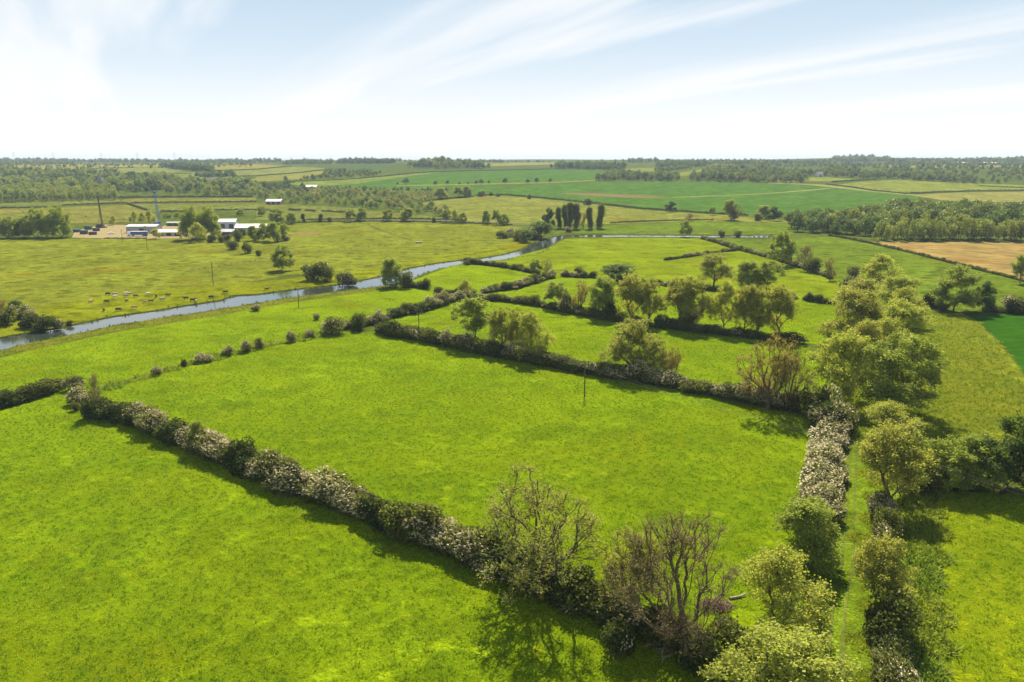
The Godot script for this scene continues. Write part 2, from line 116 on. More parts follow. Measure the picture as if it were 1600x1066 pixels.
# kind, label, x, z, height, crown width, group
const TREES := [
	["budding", "large budding tree with open spreading crown and a long shadow on the meadow", 4.1, -101.5, 18.9, 18.1, ""],
	["budding2", "thin yellow budding tree left of the bare vase-shaped tree", 16.1, -95.7, 13.4, 8.8, ""],
	["bare", "bare reddish vase-shaped tree in the foreground right of the big budding tree", 20.0, -88.4, 19.0, 15.2, ""],
	["willow", "yellow green leafy tree beside the lane, above the corner thicket tree", 34.6, -91.1, 12.5, 12.1, ""],
	["willow2", "yellow green tree cut by the bottom edge of the photo", 29.4, -76.6, 10.7, 13.9, ""],
	["leafy", "round pale green tree at the near end of the blossom hedge", 45.1, -111.0, 10.7, 10.4, ""],
	["willow3", "brownish olive tree on the right side of the lane, nearest the bottom", 49.6, -97.0, 10.8, 8.6, ""],
	["willow3", "olive green tree on the lane side in front of the dark copse", 67.5, -131.8, 14.6, 13.3, ""],
	["willow", "small yellow green tree just behind the lane copse", 82.9, -164.9, 8.8, 12.5, ""],
	["bushy", "pale green bushy tree in the middle of the right copse", 80.1, -138.9, 9.5, 11.9, ""],
	["bushy", "mid green bushy tree next to the dark tree of the copse", 86.1, -138.9, 10.5, 12.4, ""],
	["dark", "very dark dense tree at the right edge of the copse", 91.5, -137.4, 14.9, 12.9, ""],
	["dark2", "dark tree half out of frame right of the copse", 98.5, -136.0, 10.5, 12.8, ""],
	["shrub", "leafy green bush at the left end of the right copse", 75.8, -137.4, 6.9, 7.1, ""],
	["willow", "small leafy tree leaning on the blossom hedge end", 49.5, -120.6, 5.1, 5.2, ""],
	["leafy3", "big dense dark green tree right of the lane with a deep shadow", 93.2, -185.3, 19.9, 18.5, ""],
	["willow2", "big olive green tree standing at the top of the lane hedge", 82.7, -193.1, 19.1, 15.2, ""],
	["bare2", "orange brown bare tree with several stems above the hedge", 63.2, -187.8, 18.6, 15.6, ""],
	["bare", "slim bare tree just right of the orange brown one", 68.0, -185.3, 16.0, 9.3, ""],
	["budding2", "budding tree with a twisted trunk on the straight hedge", 34.0, -220.9, 16.3, 16.4, ""],
	["budding2", "smaller budding tree right of the twisted one on the straight hedge", 40.0, -216.1, 12.2, 10.4, ""],
	["bare2", "slight sparse sapling near the gateway end of the straight hedge", 44.0, -212.8, 10.0, 6.4, ""],
	["leafy2", "leafy upright tree, leftmost on the straight hedge", -12.3, -257.4, 15.9, 13.5, ""],
	["budding2", "slim sparse tree with thin trunk beside the leafy upright tree", -3.3, -247.5, 14.8, 9.7, ""],
	["budding2", "second slim sparse tree of the hedge group with a bent trunk", 1.6, -243.2, 15.1, 9.2, ""],
	["willow", "light green bushy tree, rightmost of the left hedge group", 6.5, -237.4, 14.8, 12.9, ""],
	["leafy2", "first from the left in the row of tall trees behind the hedged meadow", 18.1, -325.2, 11.0, 11.1, "tall trees in the row behind the hedged meadow"],
	["bare2", "second from the left in the row of tall trees behind the hedged meadow", 27.2, -316.7, 13.0, 9.3, "tall trees in the row behind the hedged meadow"],
	["leafy", "third from the left in the row of tall trees behind the hedged meadow", 35.1, -305.9, 16.6, 13.4, "tall trees in the row behind the hedged meadow"],
	["willow3", "fourth from the left in the row of tall trees behind the hedged meadow", 45.6, -295.8, 18.1, 13.5, "tall trees in the row behind the hedged meadow"],
	["budding2", "fifth from the left in the row of tall trees behind the hedged meadow", 51.1, -292.2, 17.2, 11.9, "tall trees in the row behind the hedged meadow"],
	["willow3", "sixth from the left in the row of tall trees behind the hedged meadow", 62.1, -287.5, 18.5, 14.5, "tall trees in the row behind the hedged meadow"],
	["budding2", "seventh from the left in the row of tall trees behind the hedged meadow", 65.8, -284.1, 19.3, 15.3, "tall trees in the row behind the hedged meadow"],
	["willow", "eighth from the left in the row of tall trees behind the hedged meadow", 76.3, -279.7, 18.1, 11.4, "tall trees in the row behind the hedged meadow"],
	["willow3", "ninth from the left in the row of tall trees behind the hedged meadow", 82.2, -275.3, 17.4, 10.3, "tall trees in the row behind the hedged meadow"],
	["budding2", "tenth from the left in the row of tall trees behind the hedged meadow", 86.3, -273.2, 17.5, 11.1, "tall trees in the row behind the hedged meadow"],
	["willow3", "eleventh from the left in the row of tall trees behind the hedged meadow", 92.6, -269.1, 18.3, 11.9, "tall trees in the row behind the hedged meadow"],
	["budding2", "open crowned tree behind the tall row, leftmost of three", 98.1, -383.5, 16.5, 17.0, ""],
	["leafy", "round leafy tree behind the tall row, middle of three", 110.7, -368.1, 15.0, 15.5, ""],
	["leafy2", "round leafy tree behind the tall row, nearest the low bushes", 118.5, -366.2, 14.6, 13.6, ""],
	["willow", "rearmost willow of the mass, with an open branching crown", 172.8, -371.8, 16.9, 18.6, "willows of the big leafy mass above the lane"],
	["willow3", "left back willow of the olive leafy mass", 133.1, -300.8, 15.9, 17.6, "willows of the big leafy mass above the lane"],
	["willow2", "right back willow of the olive leafy mass", 157.5, -322.3, 14.8, 18.8, "willows of the big leafy mass above the lane"],
	["willow", "small willow at the right flank of the leafy mass", 146.0, -288.7, 14.4, 13.7, "willows of the big leafy mass above the lane"],
	["willow3", "broad olive willow at the left front of the mass", 114.6, -261.2, 18.7, 19.6, "willows of the big leafy mass above the lane"],
	["willow2", "broad willow at the right front of the mass", 125.7, -252.8, 17.1, 17.0, "willows of the big leafy mass above the lane"],
	["willow", "yellow green willow above the dark lane tree", 112.4, -231.9, 14.5, 14.5, "willows of the big leafy mass above the lane"],
	["willow3", "low willow between the two big lane trees", 101.7, -224.5, 15.2, 11.8, "willows of the big leafy mass above the lane"],
	["shrub", "low yellow green bush left of the rearmost willow", 161.7, -375.7, 6.1, 11.0, ""],
	["leafy3", "leafy tree with lopsided crown on the long right hedge", 158.7, -466.1, 20.2, 15.7, ""],
	["bare", "grey bare tree on the long right hedge", 163.8, -443.7, 14.0, 12.9, ""],
	["shrub", "grey green bush right of the grey bare tree", 164.7, -433.3, 9.1, 8.4, ""],
	["bare2", "small bare tree at the lower end of the long right hedge", 163.0, -404.7, 11.8, 7.2, ""],
	["shrub", "greyish round bush alone in the right pasture", 180.9, -418.5, 5.4, 7.4, ""],
	["leafy3", "large dark crowned tree on the hedge above the rough meadow", 180.2, -319.5, 18.9, 18.7, ""],
	["dark", "dark ivy covered tree right of the large crowned tree", 191.4, -318.1, 12.8, 10.3, ""],
	["shrub_dark", "small dark bush left of the large crowned tree", 174.7, -328.2, 6.8, 5.3, ""],
	["shrub_blossom", "pale blossom bush by the rough meadow hedge", 173.9, -337.4, 3.3, 5.5, ""],
	["leafy2", "grey green tree at the right edge of the stubble field", 253.6, -393.8, 14.4, 10.8, ""],
	["shrub", "round bush at the right edge above the crop", 203.5, -316.7, 6.8, 9.3, ""],
	["leafy3", "lone round tree in the left pasture", -128.3, -441.1, 14.6, 12.8, ""],
	["shrub", "grey hawthorn tree, left of the pair on the river bank", -101.0, -404.7, 9.2, 11.8, ""],
	["shrub", "grey hawthorn tree, right of the pair on the river bank", -94.7, -400.3, 10.4, 8.4, ""],
	["shrub_dark", "dark rounded bush at the water's edge right of the hawthorn pair", -81.8, -387.6, 7.0, 10.7, ""],
	["leafy", "tall light green tree at the water's edge", -58.5, -383.5, 14.3, 12.4, ""],
	["shrub", "low bush right of the tall waterside tree", -51.2, -379.6, 8.1, 6.8, ""],
	["willow_bush", "large dark green round willow bush behind the hedges", 53.9, -400.3, 9.1, 18.1, ""],
	["shrub", "small dark bush left of the willow bush", 36.6, -430.8, 3.5, 5.6, ""],
	["leafy2", "small round tree, left of the pair by the bend meadow", 12.7, -423.3, 8.6, 7.5, ""],
	["budding", "small sparse tree, right of the pair by the bend meadow", 18.5, -423.3, 9.3, 7.5, ""],
	["willow", "pale yellow green sapling standing on the hedge junction", -21.1, -355.5, 7.6, 7.5, ""],
	["shrub", "first from the left of the bushes heaped on the bank at the river bend", -7.6, -631.7, 6.0, 10.1, "bushes at the river bend"],
	["shrub_blossom", "second from the left of the bushes heaped on the bank at the river bend", 0.0, -642.5, 7.2, 11.3, "bushes at the river bend"],
	["shrub", "third from the left of the bushes heaped on the bank at the river bend", 5.9, -611.2, 8.8, 11.7, "bushes at the river bend"],
	["willow_bush", "fourth from the left of the bushes heaped on the bank at the river bend", 10.5, -596.6, 10.0, 11.5, "bushes at the river bend"],
	["shrub_blossom", "fifth from the left of the bushes heaped on the bank at the river bend", 16.9, -621.3, 8.9, 11.9, "bushes at the river bend"],
	["willow_bush", "round dark willow overhanging the river bend", 22.6, -626.4, 13.9, 19.0, ""],
	["dark", "dark round tree left of the poplars", 32.9, -722.5, 18.8, 11.5, ""],
	["poplar", "first from the left in the stand of tall narrow poplars", 42.1, -722.5, 19.9, 7.5, "poplars by the river bend"],
	["poplar", "second from the left in the stand of tall narrow poplars", 47.9, -722.5, 22.2, 8.6, "poplars by the river bend"],
	["poplar", "third from the left in the stand of tall narrow poplars", 52.0, -715.7, 24.8, 9.7, "poplars by the river bend"],
	["poplar", "fourth from the left in the stand of tall narrow poplars", 57.7, -715.7, 23.7, 9.1, "poplars by the river bend"],
	["poplar", "fifth from the left in the stand of tall narrow poplars", 69.2, -715.7, 20.3, 8.5, "poplars by the river bend"],
	["poplar", "sixth from the left in the stand of tall narrow poplars", 79.6, -722.5, 22.8, 9.8, "poplars by the river bend"],
	["bare2", "reddish bare tree among the poplars", 64.1, -722.5, 14.3, 5.8, ""],
	["shrub_blossom", "pale blossom bush in front of the poplars", 48.1, -683.3, 4.9, 6.5, ""],
	["leafy3", "round tree with a short trunk at the narrow channel", 139.9, -642.5, 13.8, 11.3, ""],
	["shrub", "left of the two bushes on the narrow channel", 166.8, -637.1, 5.6, 5.6, ""],
	["shrub", "right of the two bushes on the narrow channel", 180.1, -637.1, 5.6, 6.6, ""],
	["leafy", "pale green tree behind the brownish one on the slope pasture", 223.4, -824.7, 21.4, 15.7, ""],
	["bare", "brownish tree on a clear trunk on the slope pasture", 225.6, -815.8, 17.3, 18.2, ""],
	["dark", "dark round tree on the hedge below the wheat field", 186.3, -944.7, 12.6, 13.5, ""],
	["leafy2", "small tree on the hedge right of the dark round tree", 223.2, -896.1, 9.2, 8.5, ""],
	["bare2", "sparse small tree on the low hedge", 179.5, -815.8, 8.4, 10.4, ""],
	["shrub_dark", "largest dark bush on the wheat hedge", 99.4, -1061.2, 8.3, 13.5, ""],
	["shrub_dark", "small round bush on the wheat hedge", 25.0, -1168.8, 6.4, 6.5, ""],
	["leafy", "light leafy tree at the left end of the right wood", 265.2, -843.0, 14.6, 17.4, ""],
	["dark", "dark tree at the left end of the right wood", 266.6, -815.8, 14.8, 15.6, ""],
	["shrub", "low bush in front of the right wood's left end", 250.3, -815.8, 7.7, 9.1, ""],
	["far_dark", "first from the left of the trees dotted along the wheat field margin", -211.0, -1493.9, 4.6, 5.9, "round dark trees on the wheat field margin"],
	["far_leafy", "second from the left of the trees dotted along the wheat field margin", -195.7, -1493.8, 13.9, 17.7, "round dark trees on the wheat field margin"],
	["far_dark", "third from the left of the trees dotted along the wheat field margin", -141.4, -1493.4, 7.5, 10.0, "round dark trees on the wheat field margin"],
	["far_dark", "fourth from the left of the trees dotted along the wheat field margin", -119.7, -1501.9, 8.7, 7.7, "round dark trees on the wheat field margin"],
	["far_dark", "fifth from the left of the trees dotted along the wheat field margin", -97.2, -1501.8, 5.2, 5.3, "round dark trees on the wheat field margin"],
	["far_dark", "sixth from the left of the trees dotted along the wheat field margin", -82.0, -1505.3, 5.0, 5.3, "round dark trees on the wheat field margin"],
	["far_dark", "seventh from the left of the trees dotted along the wheat field margin", -66.7, -1510.5, 7.6, 9.5, "round dark trees on the wheat field margin"],
	["far_dark", "eighth from the left of the trees dotted along the wheat field margin", -57.2, -1510.5, 9.9, 10.7, "round dark trees on the wheat field margin"],
	["far_dark", "ninth from the left of the trees dotted along the wheat field margin", -43.0, -1514.0, 6.8, 6.0, "round dark trees on the wheat field margin"],
	["far_dark", "tenth from the left of the trees dotted along the wheat field margin", -13.2, -1519.3, 11.7, 13.2, "round dark trees on the wheat field margin"],
	["far_dark", "eleventh from the left of the trees dotted along the wheat field margin", 29.8, -1542.9, 8.0, 12.2, "round dark trees on the wheat field margin"],
	["far_dark", "twelfth from the left of the trees dotted along the wheat field margin", 47.1, -1550.4, 9.9, 11.0, "round dark trees on the wheat field margin"],
	["far_dark", "thirteenth from the left of the trees dotted along the wheat field margin", 73.1, -1558.0, 8.9, 7.4, "round dark trees on the wheat field margin"],
	["leafy", "pale rounded tree at the left of the slope hedge", -103.7, -1168.9, 17.3, 22.2, ""],
	["leafy2", "left half of the light tree clump on the slope hedge", -79.5, -1195.6, 16.7, 17.0, ""],
	["leafy", "right half of the light tree clump on the slope hedge", -67.0, -1209.4, 16.9, 19.1, ""],
	["shrub", "low grey tree right of the light clump on the slope hedge", -46.5, -1223.4, 8.6, 11.6, ""],
	["shrub_dark", "small dark bush on the slope hedge, left of two", -32.3, -1237.9, 5.8, 6.9, ""],
	["shrub_dark", "small dark bush on the slope hedge, right of two", -21.3, -1223.4, 4.8, 7.7, ""],
	["leafy3", "first from the left of the trees standing along the road", -226.7, -774.2, 15.3, 16.0, "trees along the road"],
	["leafy", "second from the left of the trees standing along the road", -213.1, -774.2, 11.6, 12.3, "trees along the road"],
	["poplar", "third from the left of the trees standing along the road", -207.6, -798.7, 8.8, 5.7, "trees along the road"],
	["poplar", "fourth from the left of the trees standing along the road", -190.4, -798.7, 8.8, 6.4, "trees along the road"],
	["shrub", "fifth from the left of the trees standing along the road", -181.5, -798.7, 5.0, 4.5, "trees along the road"],
	["leafy2", "sixth from the left of the trees standing along the road", -159.8, -798.7, 13.2, 12.7, "trees along the road"],
	["leafy", "seventh from the left of the trees standing along the road", -151.2, -807.2, 14.0, 12.8, "trees along the road"],
	["leafy3", "eighth from the left of the trees standing along the road", -125.5, -807.2, 12.7, 11.6, "trees along the road"],
	["leafy", "ninth from the left of the trees standing along the road", -105.5, -807.2, 14.0, 16.7, "trees along the road"],
	["shrub_dark", "tenth from the left of the trees standing along the road", -76.9, -790.4, 5.6, 4.4, "trees along the road"],
	["leafy2", "eleventh from the left of the trees standing along the road", -64.3, -790.4, 13.1, 12.6, "trees along the road"],
	["willow", "twelfth from the left of the trees standing along the road", -54.9, -782.2, 12.9, 11.2, "trees along the road"],
	["leafy3", "thirteenth from the left of the trees standing along the road", -47.4, -782.2, 11.1, 8.7, "trees along the road"],
	["leafy", "fourteenth from the left of the trees standing along the road", -24.5, -766.4, 13.9, 9.8, "trees along the road"],
	["leafy2", "fifteenth from the left of the trees standing along the road", -15.1, -758.7, 14.4, 9.7, "trees along the road"],
	["leafy3", "sixteenth from the left of the trees standing along the road", -7.3, -758.7, 11.4, 12.1, "trees along the road"],
	["bushy", "left half of the big farm tree beside the white roofs", -248.8, -621.3, 25.6, 18.8, ""],
	["bushy", "right half of the big farm tree beside the white roofs", -240.3, -631.7, 24.5, 20.1, ""],
	["willow", "bright light green tree in front of the big farm tree", -236.7, -601.4, 14.3, 13.5, ""],
	["willow2", "small bright tree in front of the pale farm building", -279.5, -626.4, 8.0, 8.5, ""],
	["shrub_dark", "dark bush right of the bright farm tree", -224.3, -596.6, 6.2, 6.7, "farm garden trees and bushes"],
	["shrub", "small bush, second right of the bright farm tree", -217.6, -596.6, 5.2, 4.8, "farm garden trees and bushes"],
	["shrub_dark", "dark clipped bush at the corner of the farm garden", -192.6, -548.5, 6.6, 8.8, "farm garden trees and bushes"],
	["shrub", "sparse grey bush below the farm garden", -174.9, -525.4, 7.6, 6.3, "farm garden trees and bushes"],
	["shrub", "smallest bush at the end of the farm garden hedge", -162.8, -510.9, 4.1, 4.1, "farm garden trees and bushes"],
	["shrub", "bush in front of the grey open shed", -208.0, -606.2, 9.2, 6.8, "farm garden trees and bushes"],
	["dark", "small dark conifer between the farm sheds", -213.7, -637.1, 6.6, 4.1, "farm garden trees and bushes"],
	["leafy", "light tree in front of the longest white roof", -197.9, -611.2, 11.7, 10.7, "farm garden trees and bushes"],
	["leafy3", "mid green tree in front of the longest white roof", -188.5, -606.2, 14.0, 12.6, "farm garden trees and bushes"],
	["leafy", "broad tree right of the longest white roof", -179.3, -601.4, 15.3, 12.5, "farm garden trees and bushes"],
	["leafy2", "rightmost tree of the farm garden", -174.8, -611.2, 12.6, 8.8, "farm garden trees and bushes"],
	["shrub_blossom", "pale flowering bush at the right end of the farm garden", -173.4, -611.2, 4.4, 6.9, "farm garden trees and bushes"],
	["shrub", "yellow green bush in front of the farm sheds", -214.5, -601.4, 5.8, 5.8, "farm garden trees and bushes"],
	["bushy", "left tree of the tall leafy clump by the farm yard", -377.4, -637.1, 22.7, 22.3, ""],
	["bushy", "right tree of the tall leafy clump by the farm yard", -361.1, -637.1, 24.2, 21.3, ""],
	["bushy", "low tree left of the tall leafy clump", -389.7, -637.1, 15.7, 15.3, ""],
	["bushy", "pale tree near the left edge beside the farm", -398.6, -631.7, 17.0, 19.2, ""],
	["bushy", "tree cut by the left edge beside the farm", -412.3, -631.7, 18.5, 19.1, ""],
	["willow", "first from the left of the small olive trees behind the farm yard", -377.8, -758.7, 9.0, 8.5, "small trees behind the yard"],
	["willow", "second from the left of the small olive trees behind the farm yard", -365.0, -774.2, 12.2, 9.9, "small trees behind the yard"],
	["willow", "third from the left of the small olive trees behind the farm yard", -360.6, -782.2, 10.5, 7.5, "small trees behind the yard"],
	["willow", "fourth from the left of the small olive trees behind the farm yard", -348.9, -774.2, 12.8, 11.1, "small trees behind the yard"],
	["leafy3", "leafy tree behind the longest white roof", -274.0, -878.0, 11.0, 9.8, ""],
	["leafy3", "bush behind the upper white roof", -300.0, -886.9, 7.7, 9.9, ""],
	["leafy3", "small tree left of the big farm tree", -354.3, -852.1, 6.7, 8.1, ""],
	["leafy3", "dark low tree right of the blue mast", -365.1, -852.1, 5.4, 9.5, ""],
	["bare", "ivy stemmed bare sapling standing at the end of the long hedge", -99.8, -182.8, 10.7, 4.0, ""],
	["leafy", "pale leafy sapling growing out of the long hedge", -65.9, -158.6, 7.2, 4.3, ""],
	["shrub_blossom", "pale blossom bush, upper of the pair near the hedge corner", -116.7, -204.6, 3.9, 5.8, ""],
	["shrub_blossom", "pale blossom bush, lower of the pair near the hedge corner", -109.3, -192.0, 4.5, 5.5, ""],
	["shrub", "small green bush below the pale blossom pair", -107.1, -186.8, 2.3, 2.5, ""],
	["shrub_dark", "dark bush at the foot of the bare sapling", -100.4, -180.4, 4.8, 4.2, ""],
	["shrub_blossom", "pale bush at the right end of the left edge hedge", -123.5, -205.8, 2.5, 5.2, ""],
	["shrub_blossom", "first from the left of the small round bushes strung along the ditch", -101.7, -220.2, 2.8, 3.1, "small round bushes along the ditch"],
	["shrub_dark", "second from the left of the small round bushes strung along the ditch", -97.8, -229.7, 2.4, 2.3, "small round bushes along the ditch"],
	["shrub_blossom", "third from the left of the small round bushes strung along the ditch", -94.0, -235.1, 3.0, 5.1, "small round bushes along the ditch"],
	["shrub_blossom", "fourth from the left of the small round bushes strung along the ditch", -89.4, -243.2, 3.5, 3.4, "small round bushes along the ditch"],
	["shrub_blossom", "fifth from the left of the small round bushes strung along the ditch", -85.2, -248.3, 3.8, 3.5, "small round bushes along the ditch"],
	["shrub_blossom", "sixth from the left of the small round bushes strung along the ditch", -82.5, -252.8, 3.6, 3.1, "small round bushes along the ditch"],
	["shrub_blossom", "seventh from the left of the small round bushes strung along the ditch", -74.6, -262.1, 4.0, 3.2, "small round bushes along the ditch"],
	["shrub_blossom", "eighth from the left of the small round bushes strung along the ditch", -70.0, -269.1, 2.9, 3.3, "small round bushes along the ditch"],
	["shrub_blossom", "ninth from the left of the small round bushes strung along the ditch", -63.4, -275.3, 6.0, 8.6, "small round bushes along the ditch"],
	["shrub_dark", "dark bush beside the largest ditch bush", -55.6, -281.9, 6.1, 5.5, ""],
	["shrub_blossom", "tiny pale bush alone in the riverside meadow", -75.2, -300.8, 2.5, 2.5, ""],
	["shrub_blossom", "pale bush on the near river bank", -104.5, -319.5, 2.9, 3.7, ""],
	["shrub", "leftmost of the bushes clustered on the left end of the far river bank", -188.7, -291.0, 6.8, 8.1, "bushes on the left river bank"],
	["willow_bush", "tallest grey of the bushes clustered on the left end of the far river bank", -190.8, -300.8, 8.0, 5.4, "bushes on the left river bank"],
	["shrub_dark", "front dark of the bushes clustered on the left end of the far river bank", -176.9, -286.4, 5.7, 8.4, "bushes on the left river bank"],
	["shrub_dark", "frontmost dark of the bushes clustered on the left end of the far river bank", -168.6, -281.9, 5.7, 7.9, "bushes on the left river bank"],
	["shrub", "second smallest of the bushes clustered on the left end of the far river bank", -165.7, -284.1, 3.8, 4.7, "bushes on the left river bank"],
	["shrub", "smallest of the bushes clustered on the left end of the far river bank", -165.3, -291.0, 1.9, 2.9, "bushes on the left river bank"],
	["shrub_blossom", "brownish of the bushes clustered on the left end of the far river bank", -188.8, -303.3, 5.5, 6.4, "bushes on the left river bank"],
	["bare2", "bare dead trunk by the left river bank bushes", -199.6, -305.9, 7.9, 3.5, ""],
	["shrub_dark", "flat dark bush on the far bank opposite the hedge end", -26.9, -490.7, 1.6, 6.3, ""],
	["shrub_dark", "small dark bush at the river end of the slanting hedge", -26.7, -466.1, 2.6, 4.5, ""],
	["shrub", "grey green shrub at the left foot of the big budding tree", 1.4, -104.5, 4.8, 7.4, ""],
	["shrub", "green shrub right of the big budding tree's trunk", 9.2, -98.6, 5.8, 7.4, ""],
	["shrub_dark", "dark bush in shade at the meadow side of the bare tree", 13.1, -87.7, 5.3, 4.3, ""],
	["shrub", "leafy shrub between the bare tree and the corner thicket", 27.2, -88.4, 4.6, 5.6, ""],
	["shrub_dark", "dark undergrowth bush behind the corner tree", 22.5, -85.1, 4.8, 5.4, ""],
	["shrub", "pale leafy scrub bush on the right of the lane", 48.8, -91.1, 6.8, 6.5, ""],
	["shrub", "light scrub bush with blossom beside the lane", 60.5, -118.4, 5.6, 4.1, ""],
	["shrub_dark", "dark bush where the blossom hedge meets the short hedge", 72.5, -171.2, 7.1, 8.6, ""],
	["shrub", "grey green bush at the lane end of the short hedge", 72.2, -180.4, 8.7, 7.6, ""],
	["shrub", "grey undergrowth bush below the widest row trees", 63.5, -286.4, 8.1, 5.6, ""],
	["shrub_blossom", "pale brownish bush in the tall tree row", 21.7, -316.7, 7.9, 6.2, ""],
	["shrub_dark", "dark bush at the foot of the dense row tree", 38.2, -300.8, 7.5, 6.9, ""]]
